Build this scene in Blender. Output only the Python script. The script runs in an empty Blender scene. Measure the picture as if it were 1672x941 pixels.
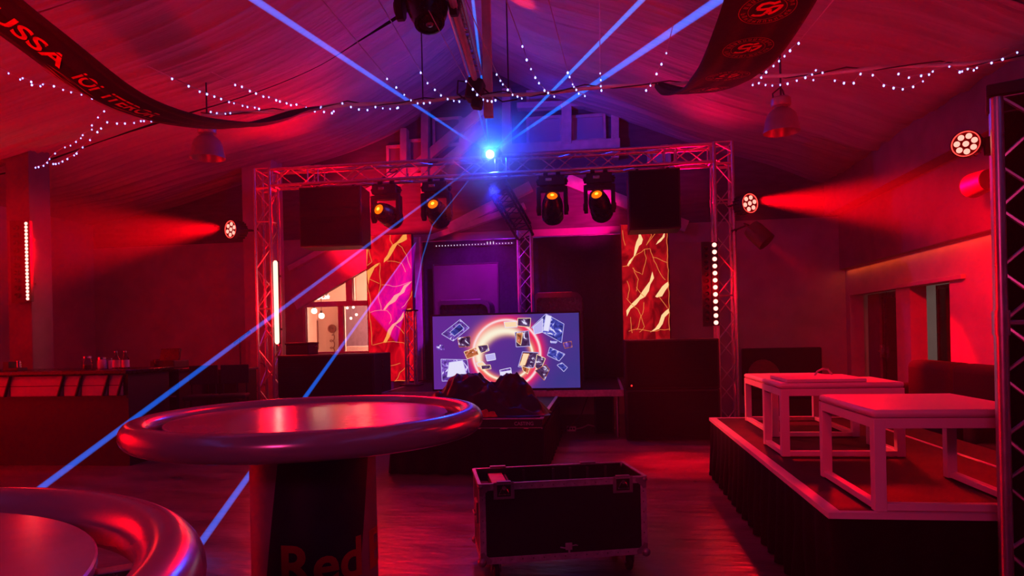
import bpy, bmesh, math, random
from mathutils import Vector, Matrix, Quaternion, noise
random.seed(7)
PI = math.pi
R = math.radians
C = bpy.context.scene.collection
scene = bpy.context.scene
V = Vector

# ------------------------------------------------------------------ camera
F, CX, CY, H = 1100.0, 836.0, 546.0, 1.4
YAW, ROLL = R(7.6), R(-1.3)
cam_d = bpy.data.cameras.new('camera')
cam = bpy.data.objects.new('camera', cam_d)
C.objects.link(cam)
cam_d.sensor_width = 36
cam_d.lens = F / 1672 * 36
cam_d.shift_y = (CY - 470.5) / 1672
cam_d.clip_start = 0.05
CR = Matrix.Rotation(YAW, 3, 'Z') @ Matrix.Rotation(PI / 2, 3, 'X') @ Matrix.Rotation(ROLL, 3, 'Z')
cam.matrix_world = Matrix.Translation((0, 0, H)) @ CR.to_4x4()
scene.camera = cam


def at(px, py, Y):
    """point of the plane y = Y that the photograph shows at pixel (px, py)"""
    d = CR @ V(((px - CX) / F, -(py - CY) / F, -1))
    return d * (Y / d.y) + V((0, 0, H))


# ------------------------------------------------------------------ materials
def _nt(name):
    m = bpy.data.materials.new(name)
    m.use_nodes = True
    nt = m.node_tree
    nt.nodes.clear()
    return m, nt, nt.nodes, nt.links


def mat(name, color, rough=.5, metal=0.0, nscale=12, namt=.12, bump=0.0, bscale=60, rvar=.1, sheen=0, stretch=None, spec=.5, coat=0):
    m, nt, N, L = _nt(name)
    out = N.new('ShaderNodeOutputMaterial')
    b = N.new('ShaderNodeBsdfPrincipled')
    L.new(b.outputs[0], out.inputs[0])
    tc = N.new('ShaderNodeTexCoord')
    mp = N.new('ShaderNodeMapping')
    if stretch:
        mp.inputs['Scale'].default_value = stretch
    L.new(tc.outputs['Object'], mp.inputs[0])
    nz = N.new('ShaderNodeTexNoise')
    nz.inputs['Scale'].default_value = nscale
    nz.inputs['Detail'].default_value = 5
    L.new(mp.outputs[0], nz.inputs['Vector'])
    cr = N.new('ShaderNodeValToRGB')
    c = V(color[:3])
    cr.color_ramp.elements[0].position = .3
    cr.color_ramp.elements[1].position = .7
    cr.color_ramp.elements[0].color = (*(c * (1 - namt)), 1)
    cr.color_ramp.elements[1].color = (*(c * (1 + namt)), 1)
    L.new(nz.outputs['Fac'], cr.inputs[0])
    L.new(cr.outputs[0], b.inputs['Base Color'])
    mr = N.new('ShaderNodeMapRange')
    mr.inputs['To Min'].default_value = max(0, rough - rvar)
    mr.inputs['To Max'].default_value = min(1, rough + rvar)
    L.new(nz.outputs['Fac'], mr.inputs[0])
    L.new(mr.outputs[0], b.inputs['Roughness'])
    b.inputs['Metallic'].default_value = metal
    b.inputs['Specular IOR Level'].default_value = spec
    b.inputs['Coat Weight'].default_value = coat
    if sheen:
        b.inputs['Sheen Weight'].default_value = sheen
    if bump:
        n2 = N.new('ShaderNodeTexNoise')
        n2.inputs['Scale'].default_value = bscale
        n2.inputs['Detail'].default_value = 4
        L.new(mp.outputs[0], n2.inputs['Vector'])
        bp = N.new('ShaderNodeBump')
        bp.inputs['Strength'].default_value = bump
        bp.inputs['Distance'].default_value = .02
        L.new(n2.outputs['Fac'], bp.inputs['Height'])
        L.new(bp.outputs[0], b.inputs['Normal'])
    return m


def emis(name, color, strength, sample=True):
    m, nt, N, L = _nt(name)
    out = N.new('ShaderNodeOutputMaterial')
    e = N.new('ShaderNodeEmission')
    e.inputs[0].default_value = (*color, 1)
    e.inputs[1].default_value = strength
    L.new(e.outputs[0], out.inputs[0])
    if not sample:
        m.cycles.emission_sampling = 'NONE'
    return m


def vol_emis(name, color, strength):
    m, nt, N, L = _nt(name)
    out = N.new('ShaderNodeOutputMaterial')
    e = N.new('ShaderNodeEmission')
    e.inputs[0].default_value = (*color, 1)
    e.inputs[1].default_value = strength
    L.new(e.outputs[0], out.inputs['Volume'])
    m.cycles.emission_sampling = 'NONE'
    return m


def glass(name, tint, rough=.02):
    m, nt, N, L = _nt(name)
    out = N.new('ShaderNodeOutputMaterial')
    t = N.new('ShaderNodeBsdfTransparent')
    t.inputs[0].default_value = (*tint, 1)
    g = N.new('ShaderNodeBsdfGlossy')
    g.inputs['Roughness'].default_value = rough
    fr = N.new('ShaderNodeFresnel')
    fr.inputs[0].default_value = 1.45
    mx = N.new('ShaderNodeMixShader')
    L.new(fr.outputs[0], mx.inputs[0])
    L.new(t.outputs[0], mx.inputs[1])
    L.new(g.outputs[0], mx.inputs[2])
    L.new(mx.outputs[0], out.inputs[0])
    return m


M = {}
M['floor'] = mat('concrete_floor', (.13, .115, .11), .33, 0, 2.4, .5, .42, 8, .13, stretch=(.7, 1.6, 1), spec=.55)
M['wall'] = mat('plaster_wall', (.45, .41, .40), .8, 0, 3, .12, .12, 60)
M['wall_dark'] = mat('dark_wall', (.16, .14, .15), .8, 0, 3, .2, .1, 50)
M['wall_gable'] = mat('dark_gable_boards', (.10, .09, .11), .8, 0, 3, .3, .15, 40, stretch=(1, 1, 6))
M['backdrop'] = mat('backdrop_molton', (.022, .020, .030), .95, 0, 25, .3, .2, 90, spec=.1)  # cloth tone raised and bluish, standing in for lit haze before it
M['drape'] = mat('ceiling_fabric', (.42, .39, .39), .85, 0, 1.5, .15, .3, 16, stretch=(.35, 3, 1))
M['timber'] = mat('painted_timber', (.62, .54, .52), .65, 0, 8, .15, .2, 40)
M['alu'] = mat('aluminium_truss', (.62, .62, .64), .32, .9, 20, .1, 0, 60, .1)
M['steel'] = mat('brushed_steel', (.55, .55, .57), .26, 1, 30, .1, .03, 90, .08)
M['ring'] = mat('table_ring_metal', (.46, .43, .46), .22, .5, 5, .06, 0, 60, .04)
M['disc'] = mat('table_disc_metal', (.66, .60, .60), .17, .45, 5, .14, .03, 14, .07)
M['silver_paint'] = mat('silver_paint', (.30, .29, .32), .45, .4, 14, .1)
M['blue_paint'] = mat('navy_paint', (.006, .008, .03), .45, 0, 14, .1)
M['red_paint'] = mat('red_paint', (.45, .02, .03), .5, 0, 14, .1)
M['black'] = mat('black_plastic', (.006, .006, .008), .55, 0, 20, .2, .05, 80)
M['black_gloss'] = mat('black_lacquer', (.007, .007, .009), .28, 0, 20, .2)
M['black_cloth'] = mat('black_molton', (.005, .0045, .007), .95, 0, 25, .3, .2, 90, spec=.15)
M['satin'] = mat('black_satin', (.006, .005, .006), .36, 0, 8, .3, .1, 40)
M['case_panel'] = mat('case_laminate', (.012, .012, .015), .42, 0, 40, .3, .1, 160)
M['case_alu'] = mat('case_edge_metal', (.55, .52, .55), .4, .35, 30, .2, .05, 80)
M['case_inside'] = mat('case_lining', (.05, .045, .05), .8, 0, 20, .2)
M['ply'] = mat('tan_board', (.55, .34, .20), .6, 0, 10, .2, .1, 60, stretch=(1, 8, 1))
M['white_wood'] = mat('white_lacquer', (.74, .71, .70), .36, 0, 6, .04, 0, 60, .06)
M['deck'] = mat('stage_deck_black', (.010, .008, .009), .58, 0, 6, .35, .12, 70, spec=.3)
M['banner'] = mat('banner_cloth', (.012, .012, .022), .8, 0, 5, .4, .25, 14, stretch=(3, 1, 1))
M['print_red'] = mat('red_print', (.75, .04, .06), .7, 0, 18, .3)
M['print_dark'] = mat('faded_print', (.34, .02, .03), .7, 0, 18, .3)
M['lamp_metal'] = mat('lamp_bell_metal', (.36, .34, .36), .4, .6, 10, .1)
M['sofa'] = mat('dark_upholstery', (.006, .0045, .005), .85, 0, 14, .3, .2, 70)
M['rubber'] = mat('rubber', (.02, .02, .02), .7)
M['bar_panel'] = mat('bar_front_panel', (.42, .36, .34), .6, 0, 4, .12)
M['bar_dark'] = mat('bar_dark_wood', (.012, .010, .012), .5, 0, 8, .3, stretch=(1, 6, 1))
M['jar'] = glass('clear_glass', (.85, .85, .85), .05)
M['pane'] = mat('frosted_pane', (.42, .46, .52), .35, 0, 2, .1)
M['pane_dark'] = mat('darker_pane', (.20, .19, .23), .35, 0, 2, .2)  # grey pane, darker than the frosted one
M['window_glass'] = glass('window_glass', (.92, .92, .92))
M['warm_wall'] = mat('pale_room_wall', (.78, .66, .58), .8, 0, 2, .04)
M['wire'] = mat('dark_cable', (.02, .018, .02), .6)
M['clear_wire'] = mat('clear_cable', (.5, .45, .45), .4)
M['e_bulb'] = emis('fairy_bulb_glow', (.24, .28, 1), 5, False)
M['e_led'] = emis('red_led_glow', (1, .27, .21), 2.3, False)
M['e_rim'] = emis('red_lens_rim_glow', (1, .05, .04), 2.0, False)
M['e_refl'] = emis('red_reflector_glow', (1, .01, .01), .12, False)
M['e_pix'] = emis('led_bar_pixel_glow', (1, .32, .26), 3.5, False)
M['e_tube'] = emis('led_tube_glow', (1, .50, .36), 2.6, True)
M['e_orange'] = emis('orange_lens_glow', (1, .115, .0), 1.7, False)
M['e_orange2'] = emis('orange_lens_core_glow', (1, .50, .04), 2.2, False)
M['e_warm'] = emis('warm_bulb_glow', (1, .72, .5), 8, False)
M['e_white'] = emis('white_pixel_glow', (.9, .85, 1), 1.1, False)
M['e_laser'] = emis('laser_aperture_glow', (.25, .6, 1), 90, False)
M['e_red_dot'] = emis('indicator_glow', (1, .02, .02), 2, False)
M['haze_blue'] = vol_emis('laser_light_in_haze', (.0, .145, 1), 12)
M['haze_blue_thin'] = vol_emis('thin_laser_light_in_haze', (.0, .19, 1), 15)
M['haze_fan'] = vol_emis('laser_fan_in_haze', (.8, .0, .95), 3.2)


# ------------------------------------------------------------------ mesh helper
class MB:
    def __init__(s):
        s.v, s.f, s.m = [], [], []
        s.mi = 0
        s.X = None

    def add(s, vs, fs):
        o = len(s.v)
        for p in vs:
            p = V(p)
            s.v.append(s.X @ p if s.X else p)
        for f in fs:
            s.f.append([i + o for i in f])
            s.m.append(s.mi)
        return s

    def box(s, c, size, rot=None):
        hx, hy, hz = size[0] / 2, size[1] / 2, size[2] / 2
        vs = [V((x, y, z)) for z in (-hz, hz) for y in (-hy, hy) for x in (-hx, hx)]
        if rot is not None:
            if not isinstance(rot, Matrix):
                rot = Matrix.Rotation(rot, 3, 'Z')
            vs = [rot @ p for p in vs]
        vs = [p + V(c) for p in vs]
        return s.add(vs, [(0, 2, 3, 1), (4, 5, 7, 6), (0, 1, 5, 4), (1, 3, 7, 5), (3, 2, 6, 7), (2, 0, 4, 6)])

    def bb(s, x0, x1, y0, y1, z0, z1):
        return s.box(((x0 + x1) / 2, (y0 + y1) / 2, (z0 + z1) / 2), (x1 - x0, y1 - y0, z1 - z0))

    def cyl(s, p0, p1, r0, r1=None, n=12, cap=True):
        p0, p1 = V(p0), V(p1)
        r1 = r0 if r1 is None else r1
        d = (p1 - p0).normalized()
        a = d.orthogonal().normalized()
        b = d.cross(a)
        vs = []
        for p, r in ((p0, r0), (p1, r1)):
            for i in range(n):
                t = 2 * PI * i / n
                vs.append(p + a * (r * math.cos(t)) + b * (r * math.sin(t)))
        fs = [(i, (i + 1) % n, n + (i + 1) % n, n + i) for i in range(n)]
        if cap:
            fs += [tuple(range(n))[::-1], tuple(range(n, 2 * n))]
        return s.add(vs, fs)

    def path(s, pts, r, n=8, closed=False):
        pts = [V(p) for p in pts]
        m = len(pts)
        vs = []
        a = None
        for i, p in enumerate(pts):
            q0 = pts[i - 1] if (i > 0 or closed) else p
            q1 = pts[(i + 1) % m] if (i < m - 1 or closed) else p
            d = (q1 - q0).normalized()
            if a is None:
                a = d.orthogonal().normalized()
            else:
                a = (a - d * a.dot(d)).normalized()
            b = d.cross(a)
            rr = r[i] if isinstance(r, (list, tuple)) else r
            for k in range(n):
                t = 2 * PI * k / n
                vs.append(p + a * (rr * math.cos(t)) + b * (rr * math.sin(t)))
        fs = []
        for i in range(m if closed else m - 1):
            j = (i + 1) % m
            for k in range(n):
                fs.append((i * n + k, i * n + (k + 1) % n, j * n + (k + 1) % n, j * n + k))
        if not closed:
            fs += [tuple(range(n))[::-1], tuple(range((m - 1) * n, m * n))]
        return s.add(vs, fs)

    def lathe(s, prof, n=32, M=None, cap=True):
        """profile of (radius, z) about the z axis"""
        vs = []
        for r, z in prof:
            for i in range(n):
                t = 2 * PI * i / n
                vs.append(V((r * math.cos(t), r * math.sin(t), z)))
        if M is not None:
            vs = [M @ p for p in vs]
        fs = []
        for j in range(len(prof) - 1):
            for i in range(n):
                fs.append((j * n + i, j * n + (i + 1) % n, (j + 1) * n + (i + 1) % n, (j + 1) * n + i))
        if cap:
            if prof[0][0] > 1e-5:
                fs.append(tuple(range(n))[::-1])
            if prof[-1][0] > 1e-5:
                fs.append(tuple(range((len(prof) - 1) * n, len(prof) * n)))
        return s.add(vs, fs)

    def torus(s, c, Rm, r, n=72, k=20):
        c = V(c)
        vs = []
        for i in range(n):
            t = 2 * PI * i / n
            for j in range(k):
                p = 2 * PI * j / k
                q = Rm + r * math.cos(p)
                vs.append(c + V((q * math.cos(t), q * math.sin(t), r * math.sin(p))))
        fs = []
        for i in range(n):
            for j in range(k):
                fs.append((i * k + j, ((i + 1) % n) * k + j, ((i + 1) % n) * k + (j + 1) % k, i * k + (j + 1) % k))
        return s.add(vs, fs)

    def prism(s, poly, fn, d):
        """polygon (2-d) mapped by fn to space, thickened along the vector d"""
        n = len(poly)
        a = [fn(*p) for p in poly]
        b = [p + V(d) for p in a]
        fs = [tuple(range(n)), tuple(range(n, 2 * n))[::-1]]
        fs += [((i + 1) % n, i, n + i, n + (i + 1) % n) for i in range(n)]
        return s.add(a + b, fs)

    def grid(s, fn, nu, nv):
        vs = [fn(i / nu, j / nv) for i in range(nu + 1) for j in range(nv + 1)]
        w = nv + 1
        return s.add(vs, [(i * w + j, (i + 1) * w + j, (i + 1) * w + j + 1, i * w + j + 1) for i in range(nu) for j in range(nv)])

    def ball(s, c, r, n=10, k=6, sc=(1, 1, 1)):
        c = V(c)
        prof = [(math.sin(PI * j / k) * r, -math.cos(PI * j / k) * r) for j in range(k + 1)]
        Mx = Matrix.Translation(c) @ Matrix.Diagonal((*sc, 1))
        return s.lathe(prof, n, Mx, cap=False)

    def build(s, name, mats, parent=None, smooth=True, bevel=0, angle=38, solid=0, seg=2):
        me = bpy.data.meshes.new(name)
        me.from_pydata([tuple(p) for p in s.v], [], s.f)
        if not isinstance(mats, (list, tuple)):
            mats = [mats]
        for mm in mats:
            me.materials.append(mm)
        if len(mats) > 1:
            me.polygons.foreach_set('material_index', s.m)
        bm = bmesh.new()
        bm.from_mesh(me)
        bmesh.ops.remove_doubles(bm, verts=bm.verts, dist=1e-6)
        bmesh.ops.recalc_face_normals(bm, faces=bm.faces)
        bm.to_mesh(me)
        bm.free()
        if smooth:
            me.polygons.foreach_set('use_smooth', [True] * len(me.polygons))
            me.set_sharp_from_angle(angle=R(angle))
        o = bpy.data.objects.new(name, me)
        C.objects.link(o)
        if parent is not None:
            o.parent = parent
        if solid:
            sm = o.modifiers.new('thickness', 'SOLIDIFY')
            sm.thickness = solid
            sm.offset = 0
        if bevel:
            bv = o.modifiers.new('bevel', 'BEVEL')
            bv.width = bevel
            bv.segments = seg
            bv.limit_method = 'ANGLE'
            bv.angle_limit = R(40)
            bv.harden_normals = False
        return o


def tag(o, label=None, cat=None, group=None, kind=None):
    if label:
        o['label'] = label
    if cat:
        o['category'] = cat
    if group:
        o['group'] = group
    if kind:
        o['kind'] = kind
    return o


def thing(name, label, cat, loc=(0, 0, 0), rz=0, group=None):
    o = bpy.data.objects.new(name, None)
    o.empty_display_size = .1
    C.objects.link(o)
    o.location = loc
    o.rotation_euler = (0, 0, rz)
    return tag(o, label, cat, group)


def kids(o):
    return list(o.children)


def copy_tree(o, parent=None):
    c = o.copy()
    C.objects.link(c)
    if parent is not None:
        c.parent = parent
    for ch in kids(o):
        copy_tree(ch, c)
    return c


def struct(o):
    o['kind'] = 'structure'
    return o


def text_mesh(body, bold=.0, shear=0, res=4):
    """flat lettering as (points, faces) with cap height about .7"""
    cu = bpy.data.curves.new('text', 'FONT')
    cu.body = body
    cu.offset = bold
    cu.shear = shear
    cu.resolution_u = res
    ob = bpy.data.objects.new('text', cu)
    C.objects.link(ob)
    bpy.context.view_layer.update()
    dg = bpy.context.evaluated_depsgraph_get()
    me = bpy.data.meshes.new_from_object(ob.evaluated_get(dg))
    vs = [v.co.copy() for v in me.vertices]
    fs = [tuple(p.vertices) for p in me.polygons]
    C.objects.unlink(ob)
    bpy.data.objects.remove(ob)
    bpy.data.curves.remove(cu)
    bpy.data.meshes.remove(me)
    return vs, fs


def text_fit(body, x0, x1, y0, y1, bold=0, shear=0, slices=0):
    """lettering stretched to a rectangle; sliced so that it can be bent"""
    vs, fs = text_mesh(body, bold, shear)
    ax, bx = min(v.x for v in vs), max(v.x for v in vs)
    ay, by = min(v.y for v in vs), max(v.y for v in vs)
    vs = [V((x0 + (v.x - ax) / (bx - ax) * (x1 - x0), y0 + (v.y - ay) / (by - ay) * (y1 - y0), 0)) for v in vs]
    if slices:
        bm = bmesh.new()
        bv = [bm.verts.new(v) for v in vs]
        for f in fs:
            try:
                bm.faces.new([bv[i] for i in f])
            except ValueError:
                pass
        for i in range(1, slices):
            x = x0 + (x1 - x0) * i / slices
            bmesh.ops.bisect_plane(bm, geom=bm.verts[:] + bm.edges[:] + bm.faces[:], plane_co=(x, 0, 0), plane_no=(1, 0, 0))
        bm.verts.index_update()
        vs = [v.co.copy() for v in bm.verts]
        fs = [tuple(v.index for v in f.verts) for f in bm.faces]
        bm.free()
    return vs, fs


def ribbon(pts, w, taper=False):
    """2-d stroke of width w as (points, faces)"""
    pts = [V((p[0], p[1], 0)) for p in pts]
    n = len(pts)
    vs, fs = [], []
    for i, p in enumerate(pts):
        d = (pts[min(i + 1, n - 1)] - pts[max(i - 1, 0)]).normalized()
        q = V((-d.y, d.x, 0))
        ww = w * (1 - .75 * i / (n - 1)) if taper else w
        vs += [p + q * ww / 2, p - q * ww / 2]
    for i in range(n - 1):
        fs.append((2 * i, 2 * i + 1, 2 * i + 3, 2 * i + 2))
    return vs, fs


# ------------------------------------------------------------------ the setting
YB = 11.6            # back wall
XL, XR = -9.5, 3.95  # side walls
YF = -4.0

m = MB()
m.bb(XL - .3, XR + 2.2, YF - .2, YB + .2, -.12, 0)
struct(m.build('floor', M['floor'], smooth=False))

# back wall with the opening to the lit room
h0, h1 = at(497, 578, YB), at(606, 576, YB)
hx0, hx1, hz0 = h0.x, h1.x, h0.z
hz1 = at(600, 438, YB).z
zl, zr = at(498, 484, YB).z, at(604, 437, YB).z
zmid = at(550, 496.5, YB).z
P = lambda x, z: V((x, YB, z))
m = MB()
for poly in ([(XL - .3, 0), (hx0, 0), (hx0, 3.2), (XL - .3, 3.2)], [(hx0, 0), (hx1, 0), (hx1, hz0), (hx0, hz0)],
             [(hx1, 0), (XR + .3, 0), (XR + .3, 3.2), (hx1, 3.2)], [(hx0, zl), (hx1, zr), (hx1, 3.2), (hx0, 3.2)],
             ):
    m.prism(poly, P, (0, .18, 0))
struct(m.build('wall_back', M['wall'], smooth=False))
m = MB()
m.prism([(XL - .3, 3.2), (XR + .3, 3.2), (XR + .3, 6.6), (XL - .3, 6.6)], P, (0, .18, 0))
struct(m.build('wall_gable', M['wall_gable'], smooth=False))
m = MB()
m.bb(XL - .2, XL, YF, YB, 0, 6.6)
struct(m.build('wall_left', M['wall'], smooth=False))
m = MB()
m.bb(XL, XR + 2, YF - .2, YF, 0, 6.6)
struct(m.build('wall_front', M['wall_dark'], smooth=False))

# right wall: bulkhead above, wall with a recess below
zs = 2.335
ry0, ry1, rz1, rx = 8.30, 11.42, 1.90, XR + .32
m = MB()
m.bb(XR, XR + .2, YF, ry0, 0, zs + .3)
m.bb(XR, XR + .2, ry1, YB, 0, zs + .3)
m.bb(XR, XR + .2, ry0, ry1, rz1, zs + .3)
m.bb(XR, XR + .2, 9.30, 9.72, 0, rz1)
struct(m.build('wall_right', M['wall'], smooth=False))
m = MB()
m.bb(XR - .09, XR + .2, YF, YB, zs, 3.22)
m.bb(XR - .30, XR + .2, YF, YB, 3.22, 3.9)
struct(m.build('trim_1', M['wall_dark'], smooth=False, bevel=.006))  # darker wall tone stands in for the unlit bulkhead
m = MB()
m.bb(XR - .05, XR + .1, 7.95, 9.72, rz1 - .005, rz1 + .045)
struct(m.build('trim_2', M['wall'], smooth=False, bevel=.004))
# corridor beyond the recess
m = MB()
m.bb(XR + 1.7, XR + 1.8, 6, YB + .2, 0, 2.6)
m.bb(XR + .2, XR + 1.8, 6, YB + .2, 2.5, 2.6)
m.bb(XR + .2, XR + 1.8, 5.9, 6, 0, 2.6)
m.bb(XR + .2, XR + 1.8, YB, YB + .2, 0, 2.6)
struct(m.build('wall_corridor', M['wall'], smooth=False))


def glazed(name, y0, y1, x, z0, z1, fw, leaf=None):
    t = MB()
    for a, b in ((y0, y0 + fw), (y1 - fw, y1)):
        t.bb(x - .015, x + .015, a, b, z0, z1)
    t.bb(x - .015, x + .015, y0, y1, z0, z0 + fw)
    t.bb(x - .015, x + .015, y0, y1, z1 - fw, z1)
    o = struct(t.build(name, M['black_gloss'], smooth=False, bevel=.005))
    g = MB()
    g.bb(x - .004, x + .004, y0 + fw, y1 - fw, z0 + fw, z1 - fw)
    g.build('pane', M['window_glass'], o, smooth=False)
    return o


w = glazed('door_1', 9.74, 10.98, rx, .0, rz1, .09)
d = MB()
d.bb(rx - .06, rx - .015, 10.90, 10.97, .92, 1.12)
d.cyl((rx - .10, 10.93, 1.02), (rx - .10, 10.79, 1.02), .012)
d.cyl((rx - .06, 10.93, 1.02), (rx - .10, 10.93, 1.02), .012)
d.build('door_handle', M['steel'], w, bevel=.003)
glazed('window_1', 8.34, 9.28, rx, .35, rz1, .045)
m = MB()
m.bb(rx - .05, rx + .05, 10.98, ry1, 0, rz1)
struct(m.build('trim_3', M['wall_dark'], smooth=False))
m = MB()
m.grid(lambda u, v: V((rx + .22 + .025 * math.sin(u * 40), 10.3 + .16 * u, .1 + 1.8 * v)), 40, 2)
tag(m.build('curtain', M['warm_wall'], solid=.01), 'narrow pale curtain hanging behind the glass door', 'curtain')

# the room seen through the opening in the back wall
YR = YB + 2.2
for nm_, q_ in (('wall_room_back', (hx0 - .7, hx1 + .9, YR, YR + .1, 0, 3.4)), ('wall_room_left', (hx0 - .8, hx0 - .7, YB + .18, YR, 0, 3.4)),
                ('wall_room_right', (hx1 + .9, hx1 + 1.0, YB + .18, YR, 0, 3.4)), ('ceiling_room', (hx0 - .8, hx1 + 1.0, YB + .18, YR + .1, 3.4, 3.5)),
                ('floor_room', (hx0 - .8, hx1 + 1.0, YB + .18, YR + .1, -.1, 0))):
    m = MB()
    m.bb(*q_)
    struct(m.build(nm_, M['warm_wall'], smooth=False))
xm, xm2 = at(557, 530, YB).x, at(571, 460, YB).x
fw = .05
fr = MB()
fr.bb(hx0, hx0 + fw, YB - .04, YB + .1, hz0, zl + .02)
fr.bb(hx0, hx1, YB - .06, YB + .1, zmid - .045, zmid + .045)
fr.bb(xm - .05, xm + .05, YB - .02, YB + .1, hz0, zmid)
fr.bb(xm2 - .06, xm2 + .06, YB - .05, YB + .1, zmid, zr - .14)
fr.bb(hx0, hx1, YB - .04, YB + .12, hz0, hz0 + .03)
win = struct(fr.build('window_2', M['timber'], smooth=False, bevel=.006))
g = MB()
g.prism([(hx0, hz0), (hx1, hz0), (hx1, zr), (hx0, zl)], lambda x, z: V((x, YB + .05, z)), (0, .006, 0))
g.build('pane', M['window_glass'], win, smooth=False)

# timber framing on the gable
def beam(name, p0, p1, w, d=.12, y=YB, mt='timber'):
    """straight timber between two pixels on the plane y"""
    a, b = at(*p0, y), at(*p1, y)
    dv = (b - a).normalized()
    n = V((-dv.z, 0, dv.x)) * w / 2
    t = MB()
    t.add([a + n, a - n, b - n, b + n] + [q + V((0, -d, 0)) for q in (a + n, a - n, b - n, b + n)],
          [(0, 1, 2, 3), (7, 6, 5, 4), (0, 4, 5, 1), (1, 5, 6, 2), (2, 6, 7, 3), (3, 7, 4, 0)])
    o = struct(t.build(name, M[mt], smooth=False, bevel=.008))
    return o


k = 4
for a, b, w_ in (((484, 496), (620, 416), .26), ((596, 345), (790, 182), .17), ((690, 300), (792, 214), .15), ((476, 440), (600, 372), .10),
                 ((600, 318), (700, 264), .12), ((926, 296), (1120, 372), .20), ((858, 338), (700, 392), .10), ((735, 375), (868, 306), .16),
                 ((697, 325), (697, 180), .13), ((663, 300), (663, 214), .12), ((829, 250), (829, 150), .15), ((1004, 262), (1004, 160), .13),
                 ((820, 248), (1012, 238), .16), ((846, 178), (1000, 172), .10), ((926, 240), (926, 172), .17)):
    beam('trim_%d' % k, a, b, w_, .10 + .006 * k)
    k += 1


def gable_window(i, x0, y0, x1, y1, mt):
    a, b = at(x0, y1, YB - .02), at(x1, y0, YB - .02)
    t = MB()
    f = .05
    for q in ((a.x - f, a.x, a.z - f, b.z + f), (b.x, b.x + f, a.z - f, b.z + f), (a.x, b.x, a.z - f, a.z), (a.x, b.x, b.z, b.z + f)):
        t.bb(q[0], q[1], YB - .07, YB + .01, q[2], q[3])
    o = struct(t.build('window_%d' % i, M['timber'], smooth=False, bevel=.004))
    g = MB()
    g.bb(a.x, b.x, YB - .03, YB - .018, a.z, b.z)
    g.build('pane', M[mt], o, smooth=False)


gable_window(3, 865, 194, 914, 234, 'pane')
gable_window(4, 937, 191, 984, 229, 'pane')
gable_window(5, 865, 150, 914, 178, 'pane')
gable_window(6, 757, 196, 790, 228, 'pane')
gable_window(7, 712, 196, 750, 236, 'pane_dark')
gable_window(8, 637, 242, 656, 284, 'pane_dark')
gable_window(9, 1062, 248, 1090, 268, 'pane')
gable_window(10, 672, 232, 690, 284, 'pane_dark')

# left column with the long light bar, and the low column behind the left truss tower
m = MB()
a, b = at(9, 300, 8.0), at(47, 300, 8.0)
m.bb(a.x, b.x, 8.0, 8.35, 0, 4.4)
struct(m.build('column_1', M['wall_dark'], smooth=False, bevel=.01))
m = MB()
a, b = at(399, 500, 10.6), at(420, 500, 10.6)
m.bb(a.x, b.x + .3, 10.6, 11.0, 0, 4.5)
struct(m.build('column_2', M['wall'], smooth=False, bevel=.01))

# ceiling drapes
RX = -1.84
LP = [(RX, 6.05), (-2.7, 5.55), (-3.7, 5.02), (-5.6, 4.52), (-7.76, 4.02), (-9.6, 3.62)]
RP = [(RX, 6.05), (-.6, 5.45), (.9, 4.86), (2.4, 4.30), (3.4, 3.92), (4.1, 3.68)]


def prof(pl, u):
    n = len(pl) - 1
    q = min(u * n, n - 1e-6)
    i = int(q)
    f = q - i
    p = [V((*pl[max(0, min(n, i + k))], 0)) for k in (-1, 0, 1, 2)]
    c = .5 * ((2 * p[1]) + (p[2] - p[0]) * f + (2 * p[0] - 5 * p[1] + 4 * p[2] - p[3]) * f * f + (3 * p[1] - p[0] - 3 * p[2] + p[3]) * f ** 3)
    return c.x, c.y


def drape(pl, y0, y1, seed):
    rnd = random.Random(seed)
    ws = [(rnd.uniform(9, 40), rnd.uniform(0, 6), rnd.uniform(-.6, .6), rnd.uniform(.3, .8)) for _ in range(5)]

    def fn(u, v):
        x, z = prof(pl, u)
        y = y0 + (y1 - y0) * v
        ed = (2 * v - 1)
        sag = -.16 * (1 - ed * ed) * math.sin(PI * min(1, u * .9 + .12)) - .05 * math.sin(u * PI * 3) ** 2
        fold = 0
        for f, ph, k, am in ws:
            fold += am * math.sin(v * f * 1.4 + ph + k * 5 * u + 2.2 * noise.noise(V((u * 3, v * 2, seed))))
        amp = .006 + .010 * noise.noise(V((u * 4, v * 5, seed + 3)))
        w1 = v + .05 * noise.noise(V((u * 2.5, v, seed + 7)))
        crease = (1 - abs(noise.noise(V((u * 1.6, w1 * 11, seed))))) ** 4 * .030 + (1 - abs(noise.noise(V((u * 2.6, w1 * 26, seed + 5))))) ** 5 * .016
        end = min(1, (1 - u) * 6)
        return V((x, y, z + (sag + fold * amp - crease) * end))
    t = MB()
    t.grid(fn, 64, 230)
    return struct(t.build('ceiling', M['drape'], angle=80))


edges = [-4.0, -1.2, 1.2, 3.5, 5.75, 8.5, 11.6]
for i in range(6):
    a_, b_ = edges[i] - (.02 if i else 0), edges[i + 1] + .10
    drape(LP, a_ + (.05 if i == 5 else 0), b_ - (.13 if i == 4 else 0), 10 + i)
    drape(RP, a_, b_, 30 + i)
# dark roof above the drapes
m = MB()
m.bb(XL - .3, XR + 2.2, YF - .2, YB + .3, 6.6, 6.7)
struct(m.build('roof', M['wall_dark'], smooth=False))

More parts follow.
